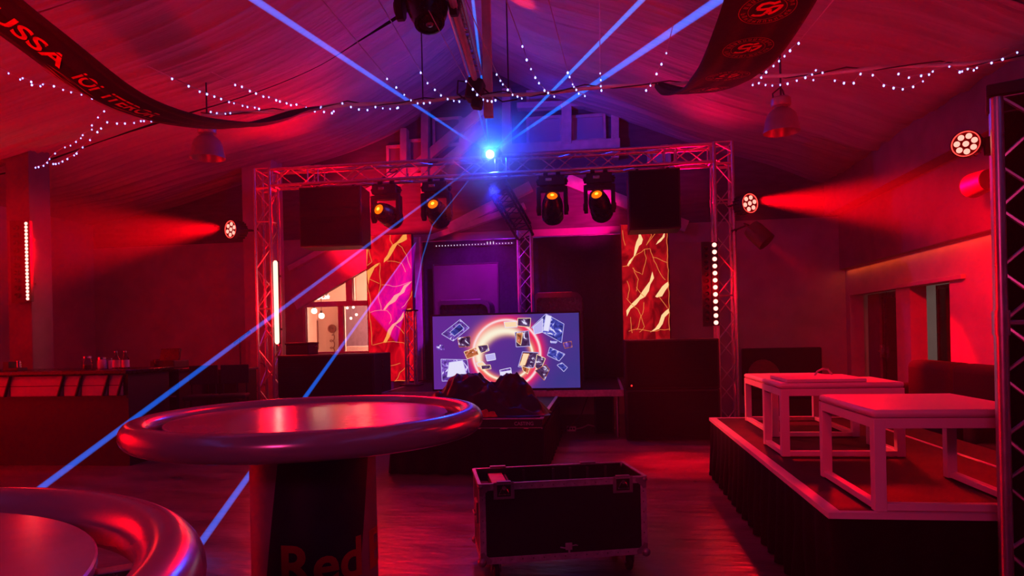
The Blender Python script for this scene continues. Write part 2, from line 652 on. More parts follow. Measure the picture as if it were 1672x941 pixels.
# ------------------------------------------------------------------ trusses
def box_truss(parent, name, p0, p1, up, w=.29, r=.024, rb=.009, pitch=.30, mt='alu', frames=()):
    p0, p1 = V(p0), V(p1)
    d = (p1 - p0).normalized()
    a = V(up)
    a = (a - d * a.dot(d)).normalized()
    b = d.cross(a)
    h = w / 2 - r
    L = (p1 - p0).length
    cor = [a * h + b * h, a * h - b * h, -a * h - b * h, -a * h + b * h]
    lac = MB()
    n = max(2, round(L / pitch))
    for s in range(4):
        c0, c1 = cor[s], cor[(s + 1) % 4]
        for i in range(n):
            q0, q1 = p0 + d * (L * i / n), p0 + d * (L * (i + 1) / n)
            if (i + s) % 2:
                lac.cyl(q0 + c0, q1 + c1, rb, n=6, cap=False)
            else:
                lac.cyl(q0 + c1, q1 + c0, rb, n=6, cap=False)
    for t in (0.004, .996) + tuple(frames):
        q = p0 + d * (L * t)
        for s in range(4):
            lac.cyl(q + cor[s], q + cor[(s + 1) % 4], rb * 1.25, n=6)
    o = lac.build(name, M[mt], parent)
    for c in cor:
        ch = MB()
        ch.cyl(p0 + c, p1 + c, r, n=12)
        for t in frames:
            q = p0 + d * (L * t)
            ch.cyl(q + c - d * .05, q + c + d * .05, r * 1.25, n=12)
        ch.build('chord', M[mt], o)
    return o


YT = 9.5 + .145
tx0, tx1, tz = -5.0, 1.70, 3.825
arch = thing('lighting_truss', 'wide aluminium truss arch spanning the stage, hung with moving lights and speakers', 'truss', (-1.65, YT, 0))
off = V((-1.65, YT, 0))
box_truss(arch, 'crossbeam', V((tx0 + .145, YT, tz)) - off, V((tx1 - .145, YT, tz)) - off, (0, 0, 1), frames=(.09, .115, .53, .555, .9, .925))
box_truss(arch, 'column', V((tx0, YT, .05)) - off, V((tx0, YT, tz - .145)) - off, (0, 1, 0), frames=(.5, .86))
box_truss(arch, 'column', V((tx1, YT, .05)) - off, V((tx1, YT, tz - .145)) - off, (0, 1, 0), frames=(.5, .86))
for x in (tx0, tx1):
    box_truss(arch, 'corner_block', V((x, YT, tz - .145)) - off, V((x, YT, tz + .145)) - off, (0, 1, 0), pitch=.29)
    t = MB()
    t.box(V((x, YT, .02)) - off, (.5, .5, .02))
    t.build('base_plate', M['black'], arch, bevel=.005)

# truss totem in the middle of the stage with a sloping truss at its top
cx = -1.21
tot = thing('truss_tower', 'slim truss tower rising behind the video screen with a sloping top', 'truss', (cx, 10.9, .637))
off = V((cx, 10.9, .637))
box_truss(tot, 'column', (0, 0, .02), (0, 0, 2.45), (0, 1, 0), w=.25, r=.02, rb=.008, pitch=.24)
p1 = at(812, 304, 9.95)
box_truss(tot, 'sloping_truss', V((0, -.02, 2.42)), p1 - off, (0, 1, .3), w=.30, r=.022, rb=.009, pitch=.14, mt='black_gloss')
t = MB()
t.box((0, 0, .01), (.45, .45, .02))
t.build('base_plate', M['black'], tot)
# little lattice totem left of the screen
lx = at(671, 560, 10.2).x
lt = thing('truss_stand', 'short lattice truss stand between the left glowing panel and the video screen', 'truss', (lx, 10.2, .637))
box_truss(lt, 'column', (0, 0, .02), (0, 0, 1.16), (0, 1, 0), w=.17, r=.016, rb=.007, pitch=.2)
t = MB()
t.box((0, 0, .01), (.3, .3, .02))
t.box((0, 0, 1.17), (.2, .2, .02))
t.build('base_plate', M['black'], lt)

# the close truss tower at the right, turned a little
tw = thing('near_truss_tower', 'tall truss tower cut off by the right side, with a black top and black cloth', 'truss', (1.585, 2.93, 0))
ang = R(-27)
dr, rr_ = V((math.cos(ang), math.sin(ang), 0)), V((-math.sin(ang), math.cos(ang), 0))
cen = (dr + rr_) * .121
ztop = 2.315
o = box_truss(tw, 'column', cen + V((0, 0, .03)), cen + V((0, 0, ztop)), rr_, w=.29, r=.024, rb=.0085, pitch=.235, frames=(.6,))
t = MB()
t.box(cen + V((0, 0, ztop + .012)), (.31, .31, .05), ang)
t.build('top_plate', M['black'], tw, bevel=.006)
t = MB()
t.box(cen + V((0, 0, .015)), (.5, .32, .03), ang)
t.build('base_plate', M['black'], tw, bevel=.006)
t = MB()
t.grid(lambda u, v: cen + rr_ * (.160 + .005 * math.sin(u * 26)) + dr * (-.098 + u * .62) + V((0, 0, .05 + 2.27 * v)), 40, 4)
t.build('backing_cloth', M['black_cloth'], tw, solid=.006)

# ------------------------------------------------------------------ lamps on the trusses
def aim(o, d, up='Z'):
    o.rotation_mode = 'QUATERNION'
    o.rotation_quaternion = V(d).to_track_quat('-Y', up)


def par_can(label, loc, d, leds, clamp_to, rad=.14, group='red LED spotlights'):
    """round LED spotlight shining along d; clamp_to: where its bracket is bolted"""
    p = thing('led_spotlight', label, 'spotlight', loc, 0, group)
    aim(p, d)
    k = rad / .14
    X = Matrix.Rotation(PI / 2, 4, 'X')  # local z -> -y
    t = MB()
    t.X = X
    t.lathe([(.05 * k, -.24 * k), (.09 * k, -.235 * k), (.118 * k, -.2 * k), (.122 * k, -.08 * k), (.14 * k, -.05 * k), (.14 * k, .012 * k), (.131 * k, .012 * k), (.128 * k, -.004 * k), (.0, -.004 * k)], 36)
    for i in range(16):
        a = 2 * PI * i / 16
        t.box((.126 * k * math.cos(a), .126 * k * math.sin(a), -.14 * k), (.02 * k, .008 * k, .12 * k), Matrix.Rotation(a, 3, 'Z'))
    t.build('body', M['black'], p)
    t = MB()
    t.X = X
    prf = [(.120 * k, .0), (.130 * k, .0), (.130 * k, .010 * k), (.120 * k, .010 * k), (.120 * k, 0)]
    t.lathe(prf, 40, cap=False)
    t.build('lens_rim', M['e_rim'], p)
    t = MB()
    t.X = X
    t.lathe([(.126 * k, -.006 * k), (.126 * k, -.002 * k), (0, -.002 * k)], 36)
    t.build('reflector', M['e_refl'], p)
    spots = [(0, 0)] + [(.080 * k * math.cos(2 * PI * i / (leds - 1) + .3), .080 * k * math.sin(2 * PI * i / (leds - 1) + .3)) for i in range(leds - 1)]
    for x, y in spots:
        t = MB()
        t.X = X
        t.lathe([(.029 * k, -.004 * k), (.029 * k, .004 * k), (.022 * k, .010 * k), (0, .013 * k)], 16, Matrix.Translation((x, y, 0)))
        t.build('led_lens', M['e_led'], p)
    # bracket and clamp reaching to the truss, in the lamp's own frame
    q = V(d).to_track_quat('-Y', 'Z').inverted() @ (V(clamp_to) - V(loc))
    t = MB()
    t.path([(-.15 * k, .10 * k, 0), (-.15 * k, .26 * k, 0), (.15 * k, .26 * k, 0), (.15 * k, .10 * k, 0)], .011 * k, 8)
    t.path([(0, .26 * k, 0), tuple(q * .6 + V((0, .1, 0)) * k), tuple(q)], .012 * k, 8)
    t.cyl(q - V((0, 0, .035)), q + V((0, 0, .035)), .032, n=14)
    t.build('bracket', M['black'], p)
    return p


LEFT_PAR, LEFT_DIR = V((-5.42, 9.36, 3.05)), V((-.80, -.66, -.06))
par_can('round red LED spotlight on the outer side of the left truss column', LEFT_PAR, V((-.38, -.9, -.02)), 7, (tx0 - .13, 9.56, 3.05))
RIGHT_PAR = V((2.0, 9.36, 3.08))
par_can('round red LED spotlight on the outer side of the right truss column', RIGHT_PAR, V((.46, -.86, .0)), 7, (tx1 + .13, 9.56, 3.08))
NEAR_PAR = at(1577, 235, 3.02)
par_can('close red LED spotlight clamped beside the top of the near truss tower', NEAR_PAR, V((-.62, -.80, -.08)), 8, (1.60, 2.99, NEAR_PAR.z - .02), rad=.056)

# unlit can below the right spotlight
cl = at(1238, 383, 9.4)
can = thing('spotlight_can', 'unlit black spotlight can pointing down from the right truss column', 'spotlight', cl)
aim(can, (.62, -.35, -.75))
t = MB()
t.X = Matrix.Rotation(PI / 2, 4, 'X')
t.lathe([(.06, -.16), (.115, -.14), (.13, -.06), (.13, .16), (.122, .16), (.118, .08), (0, .08)], 28)
t.build('body', M['black'], can)
q = V((.62, -.35, -.75)).to_track_quat('-Y', 'Z').inverted() @ (V((tx1 + .12, 9.53, cl.z + .08)) - cl)
t = MB()
t.path([(-.14, .0, 0), (-.14, .2, 0), (.14, .2, 0), (.14, .0, 0)], .011, 8)
t.path([(0, .2, 0), tuple(q)], .012, 8)
t.cyl(q - V((0, 0, .03)), q + V((0, 0, .03)), .03, n=12)
t.build('bracket', M['black'], can)


def moving_head(label, x, z0, d, y=YT - .02, group='moving head lights under the crossbeam'):
    p = thing('moving_head_light', label, 'stage light', (x, y, z0), 0, group)
    for s in (-.09, .09):
        t = MB()
        t.box((s, 0, .0), (.05, .05, .05))
        t.cyl((s - .03, 0, .035), (s + .03, 0, .035), .034, n=14)
        t.cyl((s, .03, .03), (s, .07, .01), .012, n=8)
        t.build('clamp', M['black'], p, bevel=.004)
    t = MB()
    t.box((0, 0, -.085), (.36, .24, .13))
    for s in (-1, 1):
        t.path([(s * .18, -.06, -.06), (s * .215, -.05, -.08), (s * .215, .05, -.08), (s * .18, .06, -.06)], .014, 8)
        t.cyl((s * .17, 0, -.085), (s * .215, 0, -.085), .05, n=14)
    t.build('base', M['black'], p, bevel=.025, seg=3)
    t = MB()
    t.box((-.04, -.122, -.075), (.09, .004, .04))
    t.build('display', M['steel'], p, bevel=.002)
    t = MB()
    t.cyl((0, 0, -.15), (0, 0, -.18), .10, n=20)
    t.box((0, 0, -.195), (.40, .15, .06))
    for s in (-1, 1):
        t.prism([(-.075, -.17), (.075, -.17), (.085, -.33), (.06, -.52), (.02, -.56), (-.02, -.56), (-.06, -.52), (-.085, -.33)],
                lambda a, b, s=s: V((s * .165, a, b)), (s * .055, 0, 0))
        t.cyl((s * .22, 0, -.47), (s * .232, 0, -.47), .05, n=18)
    t.build('yoke', M['black'], p, bevel=.014, seg=3)
    # tilting head, axis d
    hd = MB()
    Q = V(d).to_track_quat('Z', 'Y').to_matrix().to_4x4()
    Q = Matrix.Translation((0, 0, -.44)) @ Q
    hd.lathe([(0, -.27), (.09, -.265), (.135, -.235), (.15, -.17), (.152, -.02), (.148, .05), (.13, .12), (.112, .165), (.105, .20), (.09, .205), (.085, .19), (0, .19)], 32, Q)
    for i in range(5):
        hd.lathe([(.150, -.2 + i * .025), (.157, -.197 + i * .025), (.157, -.187 + i * .025), (.150, -.184 + i * .025)], 28, Q, cap=False)
    h_ = hd.build('head', M['black_gloss'], p)
    ln = MB()
    ln.lathe([(.074, .192), (.068, .200), (0, .214)], 24, Q)
    le = ln.build('lens', M['e_orange'], h_)
    ln = MB()
    ln.lathe([(.026, .2105), (.018, .2135), (0, .2165)], 20, Q)
    ln.build('lamp_core', M['e_orange2'], h_)
    return p


zc = tz - .145 - .03
for nm, px, dd in (('moving head light beside the left hanging speaker, orange lens turned left', 631, (-.28, -.80, .22)),
                   ('moving head light left of the laser, orange lens turned up', 713, (-.06, -.72, .36)),
                   ('moving head light right of the laser with an orange lens', 902, (.04, -.62, .52)),
                   ('moving head light next to the right hanging speaker with an orange lens', 979, (-.16, -.66, .48))):
    moving_head(nm, at(px, 330, YT - .02).x, zc, dd)
# the one above near the camera
mz = at(697, 2, 4.62)
moving_head('unlit black moving head hanging under the roof beam, cut by the upper edge', mz.x, mz.z + .44, (.15, -.3, -.9), y=4.62, group=None)
for o in list(bpy.data.objects):
    if o.name.startswith('lens') and o.parent and o.parent.parent and o.parent.parent.get('label', '').startswith('unlit'):
        o.data.materials[0] = M['black_gloss']
    if o.name.startswith('lamp_core') and o.parent and o.parent.parent and o.parent.parent.get('label', '').startswith('unlit'):
        o.data.materials[0] = M['steel']

# LED tube and pixel bars
def led_tube(label, x, y, z0, z1, group):
    p = thing('led_tube', label, 'light bar', (x, y, z0), 0, group)
    t = MB()
    t.box((0, .05, (z1 - z0) / 2), (.06, .04, z1 - z0 + .04))
    t.build('housing', M['black'], p, bevel=.006)
    t = MB()
    for z_ in (.2, z1 - z0 - .2):
        t.box((0, .10, z_), (.03, .08, .03))
    t.build('mount', M['black'], p)
    t = MB()
    t.path([(0, 0, -.02), (0, 0, .006), (0, 0, z1 - z0 - .006), (0, 0, z1 - z0 + .02)], [.016, .032, .032, .016], 16)
    t.build('diffuser', M['e_tube'], p)
    return p


a, b = at(449, 428, 9.40), at(453, 560, 9.40)
led_tube('bright vertical red LED tube on the left truss column', (a.x + b.x) / 2, 9.40, b.z, a.z, 'vertical LED bars')


def pixel_bar(label, x, y, z0, z1, n, r, group, baffle=None, fwd=(0, -1, 0)):
    p = thing('led_bar', label, 'light bar', (x, y, z0), 0, group)
    hgt = z1 - z0
    t = MB()
    t.box((0, .035, hgt / 2), (.09, .05, hgt + .08))
    t.build('housing', M['black'], p, bevel=.006)
    t = MB()
    for z_ in (.2, hgt - .2):
        t.box((0, .09, z_), (.03, .08, .03))
    t.build('mount', M['black'], p)
    if baffle:
        t = MB()
        x0, x1, n2 = baffle
        t.box(((x0 + x1) / 2, .045, hgt / 2), (x1 - x0, .03, hgt + .10))
        for i in range(n2):
            z = hgt * (i + .5) / n2
            t.lathe([(.036, 0), (.036, .03), (.030, .03), (.012, .004), (0, .004)], 14, Matrix.Translation(((x0 + x1) / 2, .03, z)) @ Matrix.Rotation(PI / 2, 4, 'X'))
        t.build('dark_lens_panel', M['black'], p)
    for i in range(n):
        t = MB()
        t.lathe([(r, 0), (r, .006), (r * .7, .014), (0, .018)], 14, Matrix.Translation((0, .01, hgt * i / (n - 1))) @ Matrix.Rotation(PI / 2, 4, 'X'))
        t.build('pixel', M['e_pix'], p)
    return p


a, b = at(1165, 400, 9.40), at(1171, 527, 9.40)
pixel_bar('vertical bar of separate red LED dots on the right truss column', (a.x + b.x) / 2, 9.40, b.z, a.z, 12, .030, 'vertical LED bars', (-.17, -.05, 12))
a, b = at(42, 365, 7.9), at(44, 488, 7.9)
pixel_bar('vertical bar of closely packed red LED dots on the far left column', (a.x + b.x) / 2, 7.9, b.z, a.z, 22, .021, 'vertical LED bars', (-.26, -.06, 10))

# ------------------------------------------------------------------ speakers
def cabinet(name, label, x0, x1, y0, y1, z0, z1, group, rz=0, handles=0, feet=False, bracket=0, logo=False):
    p = thing(name, label, 'speaker', ((x0 + x1) / 2, (y0 + y1) / 2, z0), rz, group)
    w, dp, h = x1 - x0, y1 - y0, z1 - z0
    t = MB()
    t.box((0, .015, h / 2), (w, dp - .03, h))
    t.build('cabinet', M['black'], p, bevel=.012)
    t = MB()
    t.box((0, -dp / 2 + .012, h / 2), (w - .05, .018, h - .05))
    for i in range(9):
        t.box((0, -dp / 2 + .003, .05 + (h - .10) * i / 8), (w - .06, .004, .006))
    t.build('grille', M['black_cloth'], p, bevel=.004)
    for k in range(handles):
        for z in (h * .72, h * .25):
            t = MB()
            t.box((w / 2 + .001, 0, z), (.006, .06, .14))
            t.box((w / 2 + .004, 0, z), (.01, .02, .10))
            t.build('handle', M['black_gloss'], p, bevel=.002)
    if bracket:
        t = MB()
        for s in (-.3, .3):
            t.box((s * w, .05, h + bracket / 2), (.04, .06, bracket))
        t.box((0, .05, h + .01), (w * .8, .06, .02))
        t.build('hanging_bracket', M['black'], p, bevel=.004)
    return p


a, b = at(486, 304, 9.42), at(590, 400, 9.42)
cabinet('hanging_speaker', 'black speaker hanging from the crossbeam at the left truss corner', a.x, b.x - .02, 9.42, 9.92, b.z, 3.63, 'speakers under the crossbeam', R(3), bracket=.07)
a, b = at(1025, 276, 9.42), at(1113, 372, 9.42)
cabinet('hanging_speaker', 'black speaker hanging from the crossbeam at the right truss corner', a.x, b.x, 9.42, 9.92, b.z, 3.63, 'speakers under the crossbeam', 0, bracket=.07)
for z0, z1, nm in ((.02, .655, 'lower black subwoofer on the floor at the right stage side'), (.66, 1.29, 'upper black subwoofer stacked under the right glowing panel')):
    sw_ = cabinet('subwoofer', nm, .285, 1.455, 8.7, 9.38, z0, z1, 'subwoofers at the right stage side')
t = MB()
t.ball((-.51, -.343, .05), .012)
t.build('indicator_lamp', M['e_red_dot'], sw_)
for z0, z1, nm in ((.0, .595, 'lower black subwoofer on the floor at the left stage side'), (.60, 1.18, 'upper black subwoofer stacked in front of the lit doorway')):
    cabinet('subwoofer', nm, -4.42, -3.04, 8.7, 9.44, z0, z1, 'subwoofers at the left stage side', handles=1)
# dark mixer case on the left subwoofer
a, b = at(473, 578, 9.1), at(509, 561, 9.1)
mc = thing('mixer_case', 'dark lidded case standing on top of the left subwoofer stack', 'case', ((a.x + b.x) / 2, 9.15, 1.18))
t = MB()
t.box((0, 0, .07), (b.x - a.x, .34, .14))
t.build('body', M['bar_dark'], mc, bevel=.01)
t = MB()
t.box((0, 0, .155), (b.x - a.x + .02, .36, .03))
t.build('lid', M['black'], mc, bevel=.008)
t = MB()
t.path([((b.x - a.x) / 2, 0, .10), ((b.x - a.x) / 2 + .05, 0, .11), ((b.x - a.x) / 2 + .05, 0, .16)], .008, 6)
t.build('latch', M['steel'], mc)

# ------------------------------------------------------------------ glowing panels
PW = (1 / 72.0)


def glow_panel(label, name, corners, y, veins, lines, pix, base, hot, group):
    """corners: (x0, x1, z0, z1); veins and lines in photo pixels, pix: pixel box of the panel face"""
    x0, x1, z0, z1 = corners
    p = thing(name, label, 'light panel', ((x0 + x1) / 2, y, z0), 0, group)
    w, h = x1 - x0, z1 - z0
    t = MB()
    t.box((0, .05, h / 2), (w + .03, .08, h + .03))
    t.build('frame', M['black'], p, bevel=.005)
    t = MB()
    t.bb(-w / 2, w / 2, -.002, .012, 0, h)
    t.build('screen', base, p, smooth=False)
    L_, T_, R_, B_ = pix
    fn = lambda px, py: V((-w / 2 + w * (px - L_) / (R_ - L_), -.004, h - h * (py - T_) / (B_ - T_)))
    clamp = lambda q: (min(max(q[0], L_), R_), min(max(q[1], T_), B_))
    t = MB()
    for poly in veins:
        t.prism([clamp(q) for q in poly], fn, (0, .0015, 0))
    t.build('flame_pattern', hot[0], p, smooth=False)
    t = MB()
    for ln in lines:
        pts = [clamp(q) for q in ln]
        # kinked like lightning
        out = []
        for i in range(len(pts) - 1):
            a, b = V((*pts[i], 0)), V((*pts[i + 1], 0))
            L = (b - a).length
            n = max(1, int(L / 6))
            for k in range(n):
                q = a.lerp(b, k / n)
                j = 0 if k == 0 else 1.3
                out.append((q.x + random.uniform(-j, j), q.y + random.uniform(-j, j)))
        out.append(pts[-1])
        out = [clamp(q) for q in out]
        vs, fs = ribbon(out, .95)
        t.add([fn(v.x, v.y) - V((0, .0008, 0)) for v in vs], fs)
    t.build('vein_pattern', hot[1], p, smooth=False)
    return p


def marble(name, lo, hi, s):
    mm, nt, N, L = _nt(name)
    out = N.new('ShaderNodeOutputMaterial')
    e = N.new('ShaderNodeEmission')
    tc = N.new('ShaderNodeTexCoord')
    mp = N.new('ShaderNodeMapping')
    mp.inputs['Rotation'].default_value = (0, .5, 0)
    mp.inputs['Scale'].default_value = (2.2, 1, 1.1)
    L.new(tc.outputs['Object'], mp.inputs[0])
    nz = N.new('ShaderNodeTexNoise')
    nz.inputs['Scale'].default_value = 2.4
    nz.inputs['Detail'].default_value = 7
    nz.inputs['Distortion'].default_value = 1.4
    L.new(mp.outputs[0], nz.inputs['Vector'])
    cr = N.new('ShaderNodeValToRGB')
    cr.color_ramp.elements[0].position = .34
    cr.color_ramp.elements[0].color = (*lo, 1)
    cr.color_ramp.elements[1].position = .68
    cr.color_ramp.elements[1].color = (*hi, 1)
    L.new(nz.outputs['Fac'], cr.inputs[0])
    L.new(cr.outputs[0], e.inputs[0])
    e.inputs[1].default_value = s
    L.new(e.outputs[0], out.inputs[0])
    return mm


M['marble_l'] = marble('red_marble_glow', (.32, .0, .004), (.95, .004, .014), 1.0)
M['marble_r'] = marble('deep_red_marble_glow', (.14, .001, .003), (.60, .006, .012), 1.0)
M['hot_l'] = emis('yellow_flame_glow', (1, .36, .07), 1.0, False)
M['hot_r'] = emis('cream_flame_glow', (1, .62, .28), 1.1, False)
M['vein_l'] = emis('orange_vein_glow', (1, .28, .06), .8, False)

c1 = lambda x, y: (380 + x / 3.362, 380 + y / 3.362)
c3 = lambda x, y: (980 + x / 2.615, 360 + y / 2.615)
lv = [[(955, 12), (957, 45), (930, 60), (905, 68), (885, 100), (868, 130), (850, 155), (826, 172), (830, 150), (848, 128), (862, 95), (876, 74), (898, 60), (918, 40), (935, 18)],
      [(733, 215), (760, 195), (785, 178), (803, 172), (795, 186), (775, 200), (765, 222), (745, 262), (740, 295), (735, 260)],
      [(982, 284), (945, 318), (935, 345), (905, 365), (885, 395), (850, 415), (828, 442), (818, 440), (838, 410), (862, 385), (880, 360), (912, 345), (935, 305)],
      [(972, 436), (950, 470), (930, 482), (915, 505), (880, 530), (862, 560), (850, 595), (830, 628), (812, 628), (830, 592), (842, 555), (866, 525), (888, 512), (915, 480), (925, 460), (950, 440)],
      [(726, 0), (745, 60), (737, 120), (730, 190)]]
ll = [[(757, 0), (760, 45), (745, 95), (752, 130), (762, 165), (735, 185)], [(735, 295), (748, 380), (742, 460), (750, 560), (752, 640)],
      [(806, 172), (802, 230), (806, 300), (795, 345), (800, 400), (806, 442)], [(812, 298), (850, 300), (890, 310), (930, 300), (978, 284)],
      [(744, 455), (770, 445), (806, 442), (840, 446), (858, 470), (862, 500), (848, 522)], [(880, 528), (905, 545), (930, 580), (944, 620), (938, 655)],
      [(757, 640), (790, 632), (815, 626), (870, 622), (925, 630), (942, 650)], [(985, 340), (960, 385), (935, 420), (918, 432)],
      [(866, 12), (864, 45), (880, 74)], [(900, 66), (930, 90), (950, 130), (968, 190), (975, 210)], [(745, 262), (780, 280), (800, 290)],
      [(845, 165), (890, 168), (925, 180), (945, 230)], [(770, 820), (800, 790), (850, 760), (905, 745)], [(875, 850), (900, 800), (940, 760)], [(870, 870), (950, 868)]]
x0, z1 = at(598, 386, 11.0).x, at(640, 384, 11.0).z
x1 = at(671, 386, 11.0).x
glow_panel('red light panel with yellow lightning veins beside the lit doorway', 'light_panel', (x0, x1, .654, z1), 11.0,
           [[c1(*q) for q in pl] for pl in lv], [[c1(*q) for q in pl] for pl in ll], (598, 385, 671, 632), M['marble_l'], (M['hot_l'], M['vein_l']), 'glowing lightning panels')
rv = [[(168, 38), (175, 62), (184, 85), (178, 105), (166, 115), (152, 150), (135, 180), (118, 205), (112, 200), (122, 180), (142, 160), (148, 120), (155, 95), (165, 75)],
      [(222, 232), (229, 262), (212, 290), (205, 320), (188, 345), (165, 358), (150, 378), (122, 400), (106, 432), (104, 405), (128, 375), (160, 345), (178, 318), (195, 295), (210, 275)],
      [(290, 280), (292, 300), (278, 318), (262, 345), (240, 350), (232, 346), (250, 320), (264, 300), (278, 288)],
      [(292, 400), (292, 420), (272, 440), (262, 470), (246, 492), (206, 506), (230, 488), (246, 465), (258, 430), (275, 412)],
      [(281, 52), (279, 78), (262, 98), (240, 112), (250, 95), (268, 78)]]
rl = [[(92, 205), (115, 202), (135, 175), (160, 150), (190, 130), (215, 128)], [(190, 130), (197, 170), (185, 215), (178, 245), (150, 230), (135, 212)],
      [(215, 130), (226, 165), (240, 200), (258, 245), (278, 272)], [(224, 168), (255, 178), (290, 195)], [(198, 112), (225, 78), (248, 42)],
      [(95, 40), (98, 80), (106, 110)], [(140, 212), (160, 265), (150, 320)], [(106, 350), (130, 380), (155, 400), (170, 440), (182, 480), (160, 505)],
      [(182, 370), (176, 420), (160, 460), (148, 495)], [(248, 345), (265, 370), (285, 400)], [(122, 435), (124, 470), (128, 508)], [(112, 500), (150, 490), (200, 500), (290, 494)],
      [(215, 30), (222, 70), (200, 110)], [(150, 300), (170, 330), (185, 345)], [(290, 56), (292, 500)], [(110, 270), (120, 310), (112, 350)]]
x0, x1, z1 = at(1014, 372, 11.0).x, at(1090, 372, 11.0).x, at(1050, 366, 11.0).z
glow_panel('dark red light panel with cream lightning flashes above the right subwoofers', 'light_panel', (x0, x1, .654, z1), 11.0,
           [[c3(*q) for q in pl] for pl in rv], [[c3(*q) for q in pl] for pl in rl], (1014, 366, 1092, 632), M['marble_r'], (M['hot_r'], M['vein_l']), 'glowing lightning panels')

# ------------------------------------------------------------------ stage decks, screen, backdrop
def deck(name, label, x0, x1, y0, y1, z, th=.09, rail='case_alu', legs=True, loc=None):
    p = thing(name, label, 'stage', ((x0 + x1) / 2, (y0 + y1) / 2, 0))
    w, d = x1 - x0, y1 - y0
    t = MB()
    t.box((0, 0, z - .012), (w - .06, d - .06, .022))
    t.build('deck_board', M['deck'], p, bevel=.002)
    t = MB()
    for s in (-1, 1):
        t.box((0, s * (d / 2 - .02), z - th / 2), (w, .04, th))
        t.box((s * (w / 2 - .02), 0, z - th / 2), (.04, d - .08, th))
    t.build('edge_rail', M[rail], p, bevel=.004)
    if legs:
        for sx in (-1, 1):
            for sy in (-1, 1):
                t = MB()
                t.cyl((sx * (w / 2 - .09), sy * (d / 2 - .09), 0), (sx * (w / 2 - .09), sy * (d / 2 - .09), z - .03), .024, n=14)
                t.build('leg', M['alu'], p)
    return p


def skirt(p, pts, z0, z1, amp=.022, wave=.16, closed=False, name='skirt'):
    """pleated black cloth along the path pts (local), hanging from z1 to z0"""
    pts = [V((*q, 0)) for q in pts]
    seg, out = [], []
    for i in range(len(pts) - 1):
        a, b = pts[i], pts[i + 1]
        n = max(2, int((b - a).length / .025))
        nrm = (b - a).normalized()
        nrm = V((nrm.y, -nrm.x, 0))
        for k in range(n + (i == len(pts) - 2)):
            out.append((a.lerp(b, k / n), nrm))
    vs, fs = [], []
    nv = 10
    s = 0
    for i, (q, nrm) in enumerate(out):
        if i:
            s += (q - out[i - 1][0]).length
        for j in range(nv + 1):
            v = j / nv
            f = (math.sin(s * 2 * PI / wave + 2 * noise.noise(V((s * 1.5, v * 1.2, 5)))) + .6 * noise.noise(V((s * 6, v * 2, 1)))) * amp * (.25 + v)
            vs.append(q + nrm * (f + amp * .6) + V((0, 0, z1 + (z0 - z1) * v + (.012 * noise.noise(V((s * 3, 0, 9))) if j == nv else 0))))
    w = nv + 1
    for i in range(len(out) - 1):
        for j in range(nv):
            fs.append((i * w + j, (i + 1) * w + j, (i + 1) * w + j + 1, i * w + j + 1))
    t = MB()
    t.add(vs, fs)
    return t.build(name, M['black_cloth'], p, solid=.004, angle=80)


rear = deck('rear_stage_deck', 'black rear stage deck with silver edge rails carrying the video screen', -3.05, .27, 9.0, 11.5, .635)
t = MB()
t.bb(-1.62, -1.60, -1.0, 1.0, .02, .56)
t.build('side_cloth', M['black_cloth'], rear)
RUN = (-2.15, -.60, 6.62, 8.95)
run = deck('stage_runway', 'narrow stage runway in front of the video screen covered with black cloth sides', *RUN, .56, th=.085, rail='black')
hw, hd_ = (RUN[1] - RUN[0]) / 2, (RUN[3] - RUN[2]) / 2
skirt(run, [(-hw - .004, hd_), (-hw - .004, -hd_ - .004), (hw + .004, -hd_ - .004), (hw + .004, hd_)], .012, .47, .018, .22)
t = MB()
t.bb(-hw, hw, -hd_ - .014, -hd_ + .014, .556, .568)
t.bb(-hw, hw, -hd_ - .014, -hd_ + .002, .462, .474)
t.bb(hw - .03, hw + .008, -hd_, hd_, .556, .566)
t.build('edge_trim', M['case_alu'], run, bevel=.002)
vs, fs = text_fit('CASTING', hw - .28, hw - .09, .496, .532, bold=.012)
t = MB()
t.add([V((v.x, -hd_ - .0035, v.y)) for v in vs], fs)
t.build('lettering', M['case_alu'], run, smooth=False)

# video screen
sc_a, sc_b = at(705.5, 515, 9.03), at(951, 629, 9.03)
SW, SH = 2.0, 1.0
sx = (at(705.5, 515, 9.03).x + at(945.5, 508, 9.03).x) / 2
sz = .668
tv = thing('video_screen', 'large lit video screen showing a glowing ring and floating glass cubes', 'screen', (sx, 9.03, .637))
t = MB()
t.box((0, .035, SH / 2 + .03), (SW + .05, .06, SH + .05))
t.build('frame', M['black'], tv, bevel=.006)
for s in (-.6, .6):
    t = MB()
    t.box((s, .12, .012), (.10, .34, .024))
    t.box((s, .09, .25), (.05, .04, .5))
    t.build('stand', M['black'], tv, bevel=.004)


